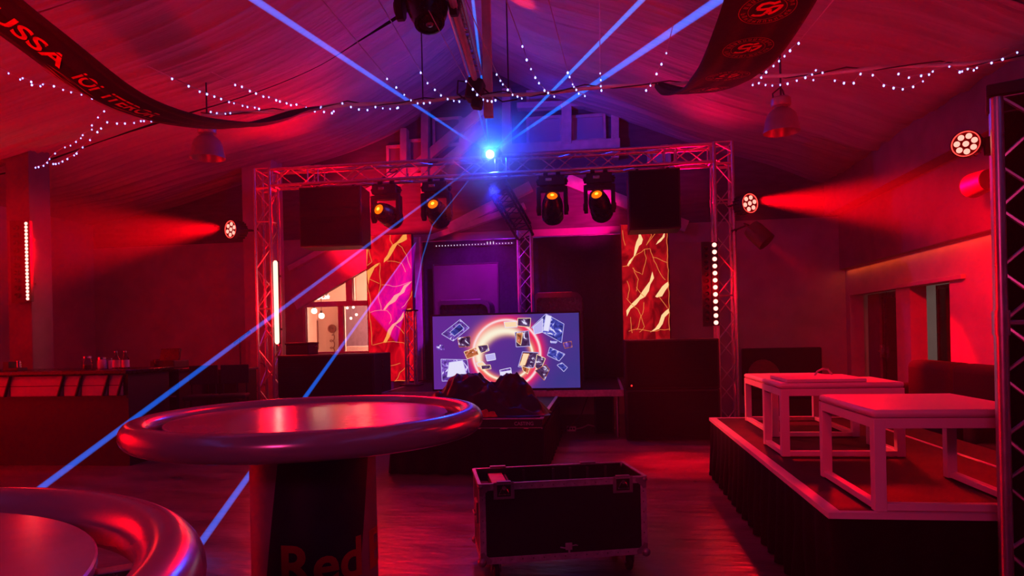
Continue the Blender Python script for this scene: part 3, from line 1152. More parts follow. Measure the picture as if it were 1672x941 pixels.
def screen_mat():
    mm, nt, N, L = _nt('screen_picture_glow')
    out = N.new('ShaderNodeOutputMaterial')
    e = N.new('ShaderNodeEmission')
    L.new(e.outputs[0], out.inputs[0])
    tc = N.new('ShaderNodeTexCoord')
    sp = N.new('ShaderNodeSeparateXYZ')
    L.new(tc.outputs['Object'], sp.inputs[0])

    def mth(op, a, b=None, c=None):
        n = N.new('ShaderNodeMath')
        n.operation = op
        for i, q in enumerate((a, b, c)):
            if q is None:
                continue
            if isinstance(q, (int, float)):
                n.inputs[i].default_value = q
            else:
                L.new(q, n.inputs[i])
        return n.outputs[0]

    def ring(cx, cz, rx, rz, rad, wid, asym=0):
        x = mth('DIVIDE', mth('SUBTRACT', sp.outputs[0], cx), rx)
        z = mth('DIVIDE', mth('SUBTRACT', sp.outputs[2], cz), rz)
        r = mth('SQRT', mth('ADD', mth('MULTIPLY', x, x), mth('MULTIPLY', z, z)))
        if asym:
            an = mth('ADD', mth('MULTIPLY', x, -.7), mth('MULTIPLY', z, .9))
            wd = mth('ADD', wid, mth('MULTIPLY', mth('MAXIMUM', an, 0), asym))
        else:
            wd = wid
        q = mth('DIVIDE', mth('SUBTRACT', r, rad), wd)
        return r, mth('POWER', 2.718, mth('MULTIPLY', mth('MULTIPLY', q, q), -1.0))

    def mix(c1, c2, fac):
        n = N.new('ShaderNodeMix')
        n.data_type = 'RGBA'
        L.new(fac, n.inputs[0])
        for i, c in ((6, c1), (7, c2)):
            if isinstance(c, tuple):
                n.inputs[i].default_value = (*c, 1)
            else:
                L.new(c, n.inputs[i])
        return n.outputs[2]

    nz = N.new('ShaderNodeTexNoise')
    nz.inputs['Scale'].default_value = 2.2
    L.new(tc.outputs['Object'], nz.inputs['Vector'])
    gx = mth('ADD', mth('MULTIPLY', sp.outputs[0], .42), mth('ADD', .1, mth('MULTIPLY', nz.outputs['Fac'], .8)))
    base = mix((.13, .020, .30), (.045, .036, .25), gx)
    # outer ring
    r1, g1 = ring(.015, .50, 1, 1, .44, .085)
    _, g2 = ring(.015, .50, 1, 1, .458, .016)
    # inner glowing ring
    _, g3 = ring(-.0, .48, .37, .33, 1, .13, .13)
    _, g4 = ring(-.0, .48, .37, .33, 1, .045, .15)
    c = mix(base, (.95, .01, .10), g1)
    c = mix(c, (1, .30, .10), mth('MULTIPLY', g3, .75))
    c = mix(c, (1.0, .92, .72), g4)
    c = mix(c, (1, .75, .8), g2)
    L.new(c, e.inputs[0])
    e.inputs[1].default_value = 1.0
    return mm


t = MB()
t.bb(-SW / 2, SW / 2, -.002, .006, .03, .03 + SH)
t.build('display', screen_mat(), tv, smooth=False)
# glass cubes of the picture
def pic(name, c, s=1.0):
    mm, nt_, N_, L_2 = _nt(name)
    o_ = N_.new('ShaderNodeOutputMaterial')
    e_ = N_.new('ShaderNodeEmission')
    tc_ = N_.new('ShaderNodeTexCoord')
    nz_ = N_.new('ShaderNodeTexNoise')
    nz_.inputs['Scale'].default_value = 7
    nz_.inputs['Distortion'].default_value = 2.5
    L_2.new(tc_.outputs['Object'], nz_.inputs['Vector'])
    r_ = N_.new('ShaderNodeValToRGB')
    el = r_.color_ramp.elements
    el[0].position, el[0].color = .30, (c[0] * .25, c[1] * .25, c[2] * .3, 1)
    el[1].position, el[1].color = .50, (*c, 1)
    k3 = el.new(.60)
    k3.color = (min(1, c[0] * 1.5 + .05), min(1, c[1] * 1.5 + .05), min(1, c[2] * 1.5 + .08), 1)
    k4 = el.new(.66)
    k4.color = (.8, .75, 1, 1)
    L_2.new(nz_.outputs['Fac'], r_.inputs[0])
    L_2.new(r_.outputs[0], e_.inputs[0])
    e_.inputs[1].default_value = s
    L_2.new(e_.outputs[0], o_.inputs[0])
    mm.cycles.emission_sampling = 'NONE'
    return mm


cm = {'w': emis('picture_white', (.80, .78, 1), 1.0, False), 'b': pic('picture_blue', (.04, .05, .38)), 'v': pic('picture_violet', (.14, .05, .40)),
      'o': pic('picture_orange', (.50, .13, .04)), 'k': pic('picture_dark', (.07, .025, .10)), 'l': emis('picture_outline', (.55, .50, .95), .95, False),
      'y': emis('picture_cream', (1, .72, .45), 1.0, False)}
keys = list(cm)
s2 = lambda x, y: (-SW / 2 + SW * (x - 187) / 945.0, .03 + SH - SH * ((y + (x - 187) * .038) - 146) / 470.0)
cubes = [([(830, 208), (925, 120), (1038, 182), (1020, 300), (900, 236)], 'b', 'l'), ([(840, 205), (905, 150), (900, 236), (850, 250)], 'l', 'w'), ([(925, 125), (960, 135), (940, 230), (905, 225)], 'w', 'l'),
         ([(245, 258), (370, 162), (428, 215), (320, 302)], 'v', 'l'), ([(300, 245), (365, 190), (395, 220), (330, 270)], 'b', 'l'),
         ([(237, 420), (242, 562), (425, 545), (410, 420)], 'v', 'l'), ([(290, 440), (380, 425), (405, 520), (275, 535)], 'w', 'l'),
         ([(350, 282), (435, 270), (432, 335), (360, 340)], 'k', 'o'), ([(390, 370), (470, 340), (486, 385), (410, 415)], 'o', 'y'),
         ([(480, 330), (545, 320), (556, 358), (500, 376)], 'k', 'y'), ([(530, 387), (590, 375), (596, 415), (540, 426)], 'l', 'w'),
         ([(620, 482), (692, 465), (702, 540), (630, 552)], 'v', 'w'), ([(622, 496), (694, 482), (696, 500), (626, 512)], 'w', 'w'),
         ([(725, 240), (812, 228), (820, 325), (730, 332)], 'k', 'l'), ([(735, 245), (775, 240), (760, 320), (735, 300)], 'o', 'y'),
         ([(770, 362), (872, 365), (838, 462), (740, 458)], 'k', 'l'), ([(775, 372), (815, 372), (785, 450), (748, 450)], 'y', 'o'),
         ([(862, 376), (915, 402), (882, 482), (848, 458)], 'k', 'y'), ([(762, 452), (812, 468), (800, 502), (770, 480)], 'o', 'y'),
         ([(850, 480), (915, 440), (940, 470), (905, 540)], 'k', 'o'), ([(945, 330), (1040, 372), (1002, 416), (928, 382)], 'b', 'l'),
         ([(988, 442), (1020, 426), (1054, 456), (1030, 482)], 'b', 'l'), ([(1030, 302), (1082, 290), (1086, 326), (1040, 336)], 'v', 'o'),
         ([(655, 175), (735, 170), (740, 205), (662, 210)], 'y', 'w'), ([(745, 150), (828, 148), (822, 205), (742, 198)], 'k', 'y'),
         ([(470, 440), (510, 430), (530, 450), (480, 462)], 'y', 'w'), ([(500, 455), (560, 450), (565, 475), (505, 480)], 'k', 'y'),
         ([(950, 290), (1000, 290), (985, 308), (952, 304)], 'l', 'b'), ([(210, 330), (255, 328), (260, 358), (212, 362)], 'v', 'v')]
for i, (poly, c, oc) in enumerate(cubes):
    t = MB()
    pts = [s2(*q) for q in poly]
    t.mi = keys.index(c)
    t.prism(pts, lambda a, b, i=i: V((a, -.0035 - .0001 * i, b)), (0, .001, 0))
    t.mi = keys.index(oc)
    cl_ = pts + [pts[0]]
    for q in range(len(pts)):
        vs, fs = ribbon([cl_[q], cl_[q + 1]], .008)
        t.add([V((v.x, -.0036 - .0001 * i, v.y)) for v in vs], fs)
    t.build('cube_picture', [cm[k_] for k_ in keys], tv, smooth=False)

# black backdrop
bx0, bx1 = at(690, 398, 11.3).x, at(1014, 380, 11.3).x
bz = at(850, 388, 11.3).z
bd = thing('stage_backdrop', 'black cloth backdrop hanging behind the video screen', 'backdrop', ((bx0 + bx1) / 2, 11.3, .64))
bw = (bx1 - bx0) / 2
t = MB()
t.grid(lambda u, v: V((-bw + 2 * bw * u, .02 * math.sin(u * 46 + .6 * math.sin(v * 3)), (bz - .66) * v + .005)), 160, 6)
t.build('cloth', M['backdrop'], bd, solid=.006, angle=80)
t = MB()
t.cyl((-bw - .03, .04, bz - .65), (bw + .03, .04, bz - .65), .02, n=12)
for s in (-1, 1):
    t.cyl((s * (bw + .02), .06, 0), (s * (bw + .02), .06, bz - .65), .02, n=12)
t.build('pole_frame', M['alu'], bd)
ls = thing('led_strip', 'row of tiny white LED dots along the top of the black backdrop', 'light strip', (at(710, 402, 11.262).x, 11.262, at(710, 402, 11.262).z))
ex = at(838, 396, 11.262) - at(710, 402, 11.262)
t = MB()
t.box((ex.x / 2, .012, 0), (ex.x + .04, .006, .05))
t.build('strip', M['black'], ls)
for i in range(26):
    t = MB()
    hh = (.016 if i not in (17, 18, 19) else .045)
    t.box((ex.x * (i + .5) / 26, .004, (hh - .016) / 2), (.012, .008, hh))
    t.build('dot', M['e_white'], ls, smooth=False)
a, b = at(708, 496, 11.2), at(814, 428, 11.2)
bp = thing('board_panel', 'large square board leaning on the left half of the black backdrop', 'board', ((a.x + b.x) / 2, 11.2, .64))
t = MB()
t.box((0, 0, (b.z - .64) / 2 + .0), (b.x - a.x, .02, b.z - .64))
t.build('board', mat('grey_board', (.05, .035, .045), .6, 0, 3, .2, .1, 12), bp, bevel=.003)
t = MB()
w_, h_ = b.x - a.x, b.z - .64
for s in (-1, 1):
    t.box((s * (w_ / 2 - .012), -.012, h_ / 2), (.024, .012, h_))
    t.box((0, -.012, h_ - .012 if s > 0 else .012), (w_ - .05, .012, .024))
t.build('board_frame', M['black'], bp, bevel=.002)
# upright red lit posts beside the backdrop
po = thing('drape_post', 'pale upright post between the left glowing panel and the black backdrop', 'post', (at(684, 500, 11.15).x, 11.15, .637))
t = MB()
t.box((0, 0, 1.23), (.11, .06, 2.44))
t.build('upright', M['timber'], po, bevel=.005)
t = MB()
t.box((0, 0, .01), (.24, .16, .02))
t.build('base', M['black'], po)


def amp_case(label, x0, x1, y, z0, z1, slot=True, mt='black_gloss'):
    w, h = x1 - x0, z1 - z0
    p = thing('equipment_rack', label, 'rack', ((x0 + x1) / 2, y, z0), 0, 'racks behind the video screen')
    n = 8
    r = .13
    pl = [(-w / 2, 0), (w / 2, 0)] + [(w / 2 - r + r * math.cos(PI / 2 * i / n), h - r + r * math.sin(PI / 2 * i / n)) for i in range(n + 1)]
    pl += [(-w / 2 + .03, h), (-w / 2, h - .03)]
    t = MB()
    t.prism(pl, lambda a, b: V((a, 0, b)), (0, .5, 0))
    t.build('shell', M[mt], p, bevel=.008)
    t = MB()
    t.box((-.06, .2, h + .004), (w - .2, .38, .008))
    t.box((-.06, -.006, h - .035), (w - .24, .012, .05))
    t.build('lit_top_strip', M['lamp_metal'], p, bevel=.002)  # pale strip added so the rack top reads as lit
    t = MB()
    inn = [(a * .93, .02 + b * .93) for a, b in pl]
    for i in range(len(pl)):
        j = (i + 1) % len(pl)
        t.add([V((*pl[i], 0)).xzy, V((*pl[j], 0)).xzy, V((*inn[j], 0)).xzy, V((*inn[i], 0)).xzy], [(0, 1, 2, 3)])
    t.add([V((x, -.03, z)) for x, z in pl] + [V((x, -.03, z)) for x, z in inn], [(i, (i + 1) % len(pl), len(pl) + (i + 1) % len(pl), len(pl) + i) for i in range(len(pl))])
    t.add([V((x, -.03, z)) for x, z in pl] + [V((x, 0, z)) for x, z in pl], [(i, (i + 1) % len(pl), len(pl) + (i + 1) % len(pl), len(pl) + i) for i in range(len(pl))])
    t.build('front_rim', M['case_inside'], p)
    t = MB()
    t.box((-.02, -.012, h * .30), (w * .8, .02, h * .42))
    for i in range(4):
        t.cyl((-w * .3 + w * .18 * i, -.022, h * .3), (-w * .3 + w * .18 * i, -.04, h * .3), .018, n=12)
    t.build('control_panel', M['black'], p, bevel=.004)
    return p


amp_case('rounded equipment rack with a red lit top to the right of the tower', at(874, 500, 10.5).x, at(951, 500, 10.5).x, 10.5, .64, at(912, 478, 10.5).z)
amp_case('dim equipment rack behind the left half of the video screen', at(716, 500, 10.5).x, at(800, 500, 10.5).x, 10.5, .64, at(760, 490, 10.5).z)

# crumpled cloth on the runway
def heap(name, label, cat, c, rx, ry, lumps, mt, seed, amp=.05, parent=None):
    t = MB()
    n, k = 110, 44

    def fn(u, v):
        a = 2 * PI * u
        wob = 1 + .10 * math.sin(3 * a + seed) + .06 * math.sin(7 * a) + .05 * noise.noise(V((math.cos(a) * 3, math.sin(a) * 3, seed)))
        x, y = rx * v * wob * math.cos(a), ry * v * wob * math.sin(a)
        z = 0
        for lx, ly, h, s in lumps:
            z = max(z, h * math.exp(-(((x - lx) / s) ** 2 + ((y - ly) / (s * .9)) ** 2) ** 2.4)) + .12 * h * math.exp(-(((x - lx) / s) ** 2 + ((y - ly) / s) ** 2))
        q = V((x * 4.2, y * 4.2, seed + z * 2))
        f = 1 - abs(noise.noise(q)) * 2
        f2 = 1 - abs(noise.noise(q * 2.3 + V((5, 1, 0)))) * 2
        z += (amp * f + amp * .45 * f2) * min(1, (1 - v) * 5)
        z = max(z, .0) * min(1, (1 - v ** 8) + .02) + .006
        dx = amp * .5 * noise.noise(q + V((9, 0, 0)))
        dy = amp * .5 * noise.noise(q + V((0, 9, 0)))
        return V((x + dx * (1 - v), y + dy * (1 - v), z))
    t.grid(lambda u, v: fn(u, v), n, k)
    o = t.build(name, M[mt], None, angle=75)
    o.location = c
    return tag(o, label, cat)


heap('crumpled_cloth', 'heap of crumpled black satin cloth lying on the stage runway', 'cloth', (-1.22, 7.05, .568), .70, .42,
     [(-.24, .02, .27, .29), (.27, .05, .28, .22), (-.50, -.02, .17, .20), (.0, -.05, .19, .30), (.52, -.05, .10, .18), (-.05, .1, .22, .16)], 'satin', 3.3, .075)
heap('crumpled_paper', 'small crumpled red paper on the runway edge beside the cloth heap', 'paper', (-1.17, 6.70, .568), .12, .05, [(-.03, 0, .05, .05), (.05, 0, .03, .04)], 'print_red', 8.1, .02)
# power box and cable on the floor
pb = thing('power_box', 'small pale power box on the floor under the rear stage', 'power strip', (at(933, 703, 9.62).x, 9.62, 0))
t = MB()
t.box((0, 0, .035), (.13, .07, .07))
t.build('body', M['white_wood'], pb, bevel=.008)
t = MB()
for i in (-1, 0, 1):
    t.cyl((i * .038, -.036, .04), (i * .038, -.03, .04), .014, n=12)
t.build('socket', M['black'], pb)
t = MB()
t.path([(.065, 0, .03), (.16, .0, .05), (.24, 0, .09), (.34, .02, .06), (.5, .1, .01), (.7, .2, .01)], .010, 8)
t.build('cable', M['clear_wire'], pb)
t = MB()
t.path([(-.12, .05, .02), (-.3, .1, .012), (-.1, -.2, .012), (.15, -.1, .25), (.25, -.3, .52)], .008, 8)
t.build('cable', M['wire'], pb)
# small speaker box below the deck
uw = cabinet('floor_monitor', 'small black speaker on the floor under the rear stage edge', -.13, .14, 9.35, 9.65, 0, .50, None)

# ------------------------------------------------------------------ platform at the right
PX0, PX1, PY0, PY1, PZ = 1.02, 2.30, 3.26, 6.71, .55
pf = thing('side_platform', 'low black platform with white edge strips carrying three white tables', 'platform', ((PX0 + PX1) / 2, (PY0 + PY1) / 2, 0))
w2, d2 = (PX1 - PX0) / 2, (PY1 - PY0) / 2
t = MB()
t.bb(-w2 + .04, w2 + .3, -d2 + .03, d2 - .03, PZ - .05, PZ - .004)
t.build('deck_board', M['deck'], pf, bevel=.002)
t = MB()
t.bb(-w2 - .01, -w2 + .05, -d2 - .01, d2 + .01, PZ - .03, PZ)
t.bb(-w2 + .05, w2 + .32, -d2 - .01, -d2 + .03, PZ - .03, PZ)
t.bb(-w2 + .05, w2 + .32, d2 - .03, d2 + .01, PZ - .03, PZ)
t.bb(w2 - .012, w2 + .012, -d2 + .03, d2 - .03, PZ - .01, PZ + .002)
t.build('edge_strip', M['white_wood'], pf, bevel=.002)
skirt(pf, [(-w2 + .02, d2 - .02), (-w2 + .02, -d2 + .02), (w2 + .3, -d2 + .02)], .01, PZ - .03, .028, .19)
t = MB()
for y in (-d2 + .15, 0, d2 - .15):
    for x in (-w2 + .2, w2 + .2):
        t.cyl((x, y, 0), (x, y, PZ - .05), .025, n=10)
t.build('leg_frame', M['alu'], pf)


def white_table(label, x0, x1, y0, y1, h, rails=('l', 'r', 'f'), leg=.052, apron=.085):
    p = thing('white_table', label, 'table', ((x0 + x1) / 2, (y0 + y1) / 2, PZ), 0, 'white tables on the side platform')
    w, d = (x1 - x0) / 2, (y1 - y0) / 2
    t = MB()
    t.bb(-w, w, -d, d, h - .038, h)
    t.build('table_top', M['white_wood'], p, bevel=.016, seg=2)
    t = MB()
    t.bb(-w + .003, w - .003, -d + .003, -d + .025, h - apron, h - .039)
    t.bb(-w + .003, w - .003, d - .025, d - .003, h - apron, h - .039)
    t.bb(-w + .003, -w + .025, -d + .025, d - .025, h - apron, h - .039)
    t.bb(w - .025, w - .003, -d + .025, d - .025, h - apron, h - .039)
    t.build('apron', M['white_wood'], p, bevel=.002)
    for sx in (-1, 1):
        for sy in (-1, 1):
            t = MB()
            t.box((sx * (w - leg / 2 - .002), sy * (d - leg / 2 - .002), (h - .04) / 2), (leg, leg, h - .04))
            t.build('leg', M['white_wood'], p, bevel=.003)
    rz = .032
    for r_ in rails:
        t = MB()
        if r_ in 'lr':
            s = -1 if r_ == 'l' else 1
            t.box((s * (w - leg / 2), 0, rz / 2 + .004), (leg * .8, 2 * d - 2 * leg, rz))
        else:
            s = -1 if r_ == 'f' else 1
            t.box((0, s * (d - leg / 2), rz / 2 + .004), (2 * w - 2 * leg, leg * .8, rz))
        t.build('foot_rail', M['white_wood'], p, bevel=.003)
    return p


white_table('white cube frame table nearest the platform front, beside the near truss tower', 1.22, 1.93, 3.27, 4.06, .465)
white_table('middle white cube frame table with a white board lying on it', 1.16, 1.93, 4.64, 5.17, .485)
white_table('rearmost white cube frame table, lit salmon red at its left end', 1.30, 1.95, 5.48, 6.50, .435, rails=('l', 'r', 'f', 'b'))
bt = thing('white_board', 'thin white board lying on the middle white table', 'board', (1.46, 4.90, PZ + .486))
t = MB()
t.box((0, 0, .012), (.50, .46, .022))
t.build('board', M['white_wood'], bt, bevel=.004)
t = MB()
t.path([(.03, .12, .022), (.05, .13, .05), (.09, .14, .068), (.13, .15, .062), (.16, .16, .022)], .007, 8)
t.build('handle_loop', M['clear_wire'], bt)

# ------------------------------------------------------------------ seating at the right
sf = thing('sofa', 'dark upholstered sofa along the right wall behind the platform', 'sofa', (3.38, 7.4, 0), R(0))
t = MB()
t.bb(-.42, .42, -1.05, 1.05, .08, .40)
t.build('base', M['sofa'], sf, bevel=.03, seg=3)
for y in (-.5, .5):
    t = MB()
    t.bb(-.42, .18, y - .49, y + .49, .40, .56)
    t.build('seat_cushion', M['sofa'], sf, bevel=.05, seg=4)
    t = MB()
    t.bb(.12, .40, y - .49, y + .49, .50, 1.0)
    t.build('back_cushion', M['sofa'], sf, bevel=.08, seg=4)
for y in (-1.12, 1.12):
    t = MB()
    t.bb(-.42, .42, y - .12, y + .12, .08, .72)
    t.build('armrest', M['sofa'], sf, bevel=.07, seg=4)
for sx in (-.36, .36):
    for sy in (-1.1, 1.1):
        t = MB()
        t.cyl((sx, sy, 0), (sx, sy, .09), .025, n=10)
        t.build('leg', M['black'], sf)
ac = thing('armchair', 'dark armchair beside the sofa, partly behind the near truss tower', 'armchair', (3.28, 5.35, 0), R(0))
t = MB()
t.bb(-.4, .4, -.42, .42, .1, .46)
t.build('seat', M['sofa'], ac, bevel=.05, seg=4)
t = MB()
t.bb(.15, .42, -.42, .42, .40, 1.10)
t.build('backrest', M['sofa'], ac, bevel=.08, seg=4)
for y in (-.48, .48):
    t = MB()
    t.bb(-.4, .4, y - .1, y + .1, .1, .68)
    t.build('armrest', M['sofa'], ac, bevel=.06, seg=4)
for sx in (-.33, .33):
    for sy in (-.42, .42):
        t = MB()
        t.cyl((sx, sy, 0), (sx, sy, .11), .025, n=10)
        t.build('leg', M['black'], ac)
bq0, bq1 = at(1212, 570, 11.45), at(1341, 567, 11.45)
bq = thing('banquette', 'black padded bench back standing against the rear wall at the right', 'bench', ((bq0.x + bq1.x) / 2, 11.3, 0))
bw_ = (bq1.x - bq0.x) / 2
t = MB()
t.bb(-bw_, bw_, .12, .26, .3, bq1.z)
t.build('backrest', M['sofa'], bq, bevel=.02)
t = MB()
t.bb(-bw_, bw_, -.42, .12, .30, .46)
t.build('seat', M['sofa'], bq, bevel=.03, seg=3)
t = MB()
t.bb(-bw_ + .05, bw_ - .05, -.36, .24, 0, .30)
t.build('base', M['black'], bq)
cu = thing('cushion', 'dark reddish cushion propped on the black bench by the rear wall', 'cushion', (at(1233, 596, 11.1).x, 11.12, .47))
t = MB()
t.ball((0, 0, .24), .26, 20, 12, (1, .32, 1))
o = t.build('pillow', mat('dark_red_cloth', (.16, .03, .04), .8, 0, 14, .2), cu)
o.rotation_euler = (R(-14), R(40), 0)
# wall loudspeaker
wl = at(1600, 300, 6.9)
ws = thing('wall_speaker', 'small grey loudspeaker on the right wall behind the near truss tower', 'speaker', (XR - .36, wl.y, wl.z - .09))
t = MB()
t.cyl((0, -.14, .1), (0, .16, .1), .10, .12, n=24)
t.build('body', M['black'], ws, bevel=.01)
t = MB()
t.box((.09, .0, .1), (.10, .04, .05))
t.build('wall_bracket', M['black'], ws)

# ------------------------------------------------------------------ round tables
def round_table(label, loc, rz, text):
    p = thing('round_bar_table', label, 'bar table', loc, rz, 'round metal bar tables')
    t = MB()
    t.lathe([(0, 1.082), (.518, 1.082), (.524, 1.086), (.524, 1.097), (.521, 1.1), (0, 1.1)], 96)
    t.build('tabletop', M['disc'], p, angle=30)
    t = MB()
    t.lathe([(.0, 1.03), (.36, 1.03), (.47, 1.055), (.47, 1.081), (0, 1.081)], 72)
    t.build('under_plate', M['black'], p)
    t = MB()
    t.torus((0, 0, 1.074), .616, .048, 112, 24)
    t.build('rim_tube', M['ring'], p)
    for i in range(4):
        a = PI / 2 * i
        t = MB()
        t.box((.52 * math.cos(a), .52 * math.sin(a), 1.066), (.15, .03, .012), a)
        t.build('spoke', M['steel'], p, bevel=.002)
    t = MB()
    t.lathe([(.0, 0), (.30, 0), (.30, .02), (.245, .035), (.237, .06), (.237, 1.03), (0, 1.03)], 80)
    ped = t.build('pedestal', M['silver_paint'], p)
    rp = .2375
    surf = lambda ang, z: V((rp * math.sin(ang), -rp * math.cos(ang), z))
    t = MB()

    def para(u, v):
        z = .07 + .955 * v
        sh = R(-36) * (1.03 - z)
        return surf(R(-29) + sh + u * R(88), z)
    t.grid(para, 40, 12)
    t.build('navy_panel', M['blue_paint'], ped)
    if text:
        rp = .2383
        for body, a0, a1 in (('Red', -30, 43), ('Bull', 55, 150)):
            t = MB()
            vs, fs = text_fit(body, R(a0), R(a1), .515, .665, bold=.022, slices=24)
            t.add([surf(v.x, v.y) for v in vs], fs)
            t.build('lettering', M['red_paint'], ped, angle=80)
    return p


tab = round_table('round metal bar table with a navy painted pedestal in front of the stage', (-1.127, 2.507, 0), R(24.2), True)
tab2 = copy_tree(tab)
tab2.location = (-1.14, .56, 0)
tab2.rotation_euler = (0, 0, R(38))
tab2['label'] = 'closest round metal bar table, cut off by the lower left corner'

# ------------------------------------------------------------------ flight case
fc = thing('flight_case', 'open black flight case with metal edges standing on castors', 'flight case', (-.235, 3.845, 0), R(15))
fc.location = V((-.70, 3.72, 0)) + Matrix.Rotation(R(15), 3, 'Z') @ V((.482, .225, 0))
W, D, Z0, Z1 = .482, .225, .125, .555
t = MB()
th = .012
t.bb(-W, W, -D, -D + th, Z0, Z1)
t.bb(-W, W, D - th, D, Z0, Z1)
t.bb(-W, -W + th, -D + th, D - th, Z0, Z1)
t.bb(W - th, W, -D + th, D - th, Z0, Z1)
t.bb(-W, W, -D, D, Z0 - .012, Z0 + .004)
t.build('panel_box', M['case_panel'], fc, smooth=False)
t = MB()
e, q = .032, .003


def strip(x0, x1, y0, y1, z0, z1):
    t.bb(x0, x1, y0, y1, z0, z1)


for s in (-1, 1):
    y = s * D
    a, b = (y - q, y) if s < 0 else (y, y + q)
    for z in ((Z0 - .015, Z0 + e - .01), (Z1 - e, Z1 + q)):
        strip(-W - q, W + q, a, b, *z)
    for sx in (-1, 1):
        strip(sx * W - (e if sx > 0 else q), sx * W + (q if sx > 0 else e), a, b, Z0 - .015, Z1 + q)
    x = s * W
    a, b = (x - q, x) if s < 0 else (x, x + q)
    for z in ((Z0 - .015, Z0 + e - .01), (Z1 - e, Z1 + q)):
        strip(a, b, -D - q, D + q, *z)
    for sy in (-1, 1):
        strip(a, b, sy * D - (e if sy > 0 else q), sy * D + (q if sy > 0 else e), Z0 - .015, Z1 + q)
for s in (-1, 1):
    strip(-W - q, W + q, s * D - .008, s * D + .008, Z1, Z1 + .008)
    strip(s * W - .010, s * W + .010, -D, D, Z1, Z1 + .008)
t.build('metal_edge', M['case_alu'], fc, smooth=False, bevel=.0015)
t = MB()
for i in range(15):
    for z in (Z0 + .005, Z1 - .016):
        x = -W + .05 + (2 * W - .1) * i / 14
        t.lathe([(.0045, 0), (.003, .002), (0, .0026)], 8, Matrix.Translation((x, -D - q, z)) @ Matrix.Rotation(PI / 2, 4, 'X'))
for i in range(6):
    for s in (-1, 1):
        t.lathe([(.0045, 0), (.003, .002), (0, .0026)], 8, Matrix.Translation((s * (W - .015), -D - q, Z0 + .05 + .06 * i)) @ Matrix.Rotation(PI / 2, 4, 'X'))
t.build('rivet', M['steel'], fc)
fc.children[-1]['kind'] = 'stuff'
for sx in (-1, 1):
    for sy in (-1, 1):
        for zz in (Z0, Z1):
            t = MB()
            r = .028 if zz == Z0 else .018
            zc_ = zz - .004 if zz == Z0 else zz - .01
            t.ball((sx * (W - .006), sy * (D - .006), zc_), r, 14, 8)
            if sy < 0:
                k_ = -1 if zz == Z1 else 1
                t.prism([(0, 0), (-sx * .062, 0), (-sx * .066, k_ * .02), (-sx * .03, k_ * .05), (-sx * .02, k_ * .066), (0, k_ * .06)],
                        lambda a, b: V((sx * (W + q) + a, -D - q - .0025, zz + b - (.012 if zz == Z0 else -.002))), (0, .0025, 0))
            t.build('corner_cap', M['lamp_metal'], fc, angle=50)


def latch(x, body=True):
    t = MB()
    z = Z1 - .030
    y = -D - q
    t.box((x, y - .002, z - .005), (.118, .005, .095))
    for s in (-1, 1):
        for k_ in (-1, 1):
            t.cyl((x + s * .05, y - .004, z - .005 + k_ * .038), (x + s * .05, y - .007, z - .005 + k_ * .038), .006, n=10)
    o_ = t.build('latch', M['lamp_metal'], fc, bevel=.003)
    t = MB()
    t.box((x, y - .005, z - .005), (.078, .004, .066))
    t.build('dish', M['black'], o_, bevel=.003)
    t = MB()
    t.path([(x - .03, y - .012, z - .025), (x + .03, y - .012, z - .025), (x + .016, y - .010, z + .005), (x, y - .009, z + .016), (x - .016, y - .010, z + .005)], .004, 6, closed=True)
    t.cyl((x, y - .004, z + .012), (x, y - .016, z + .012), .012, n=12)
    t.build('butterfly_handle', M['steel'], o_)
    t = MB()
    t.bb(x - .04, x + .04, -D - .012, -D + .012, Z1 + .008, Z1 + .018)
    t.build('keeper', M['lamp_metal'], o_, bevel=.002)


latch(-.345)
latch(.345)
for x in (-.33, .25):
    t = MB()
    t.bb(x - .05, x + .05, D - .014, D + .014, Z1 + .007, Z1 + .018)
    t.build('rear_catch', M['lamp_metal'], fc, bevel=.003)
t = MB()
t.box((.02, -D - .004, Z0 + .058), (.040, .006, .04))
t.box((.022, -D - .004, Z0 + .022), (.012, .005, .045))
t.path([(-.03, -D - .006, Z0 + .056), (.0, -D - .008, Z0 + .05)], .005, 6)
t.path([(.04, -D - .008, Z0 + .062), (.06, -D - .008, Z0 + .065), (.072, -D - .006, Z0 + .06)], .004, 6)
t.build('centre_catch', M['case_alu'], fc, bevel=.002)
t = MB()
t.box((-W + .19, 0, (Z0 + Z1) / 2 + .03), (.012, 2 * D - .03, Z1 - Z0 - .12))
t.bb(-W + .012, -W + .19, -D + .012, D - .012, Z1 - .075, Z1 - .063)
t.build('divider', M['case_inside'], fc, bevel=.002)
t = MB()
t.bb(-W + .085, -W + .175, -D + .02, D - .02, Z1 - .062, Z1 - .022)
t.build('tan_board', M['ply'], fc, bevel=.004)
t = MB()
for x in (-.17, .02, .13, .24, .36):
    t.bb(x - .008, x + .008, D - .028, D - .012, Z0, Z1 - .01)
t.build('inner_rib', M['case_inside'], fc, bevel=.002)
t = MB()
for s in (-1, 1):
    t.bb(s * W - .004 if s > 0 else s * W - .010, s * W + .010 if s > 0 else s * W + .004, -.07, .07, .30, .42)
    t.path([(s * (W + .012), -.05, .345), (s * (W + .02), -.04, .35), (s * (W + .02), .04, .35), (s * (W + .012), .05, .345)], .007, 8)
t.build('side_handle', M['lamp_metal'], fc, bevel=.002)
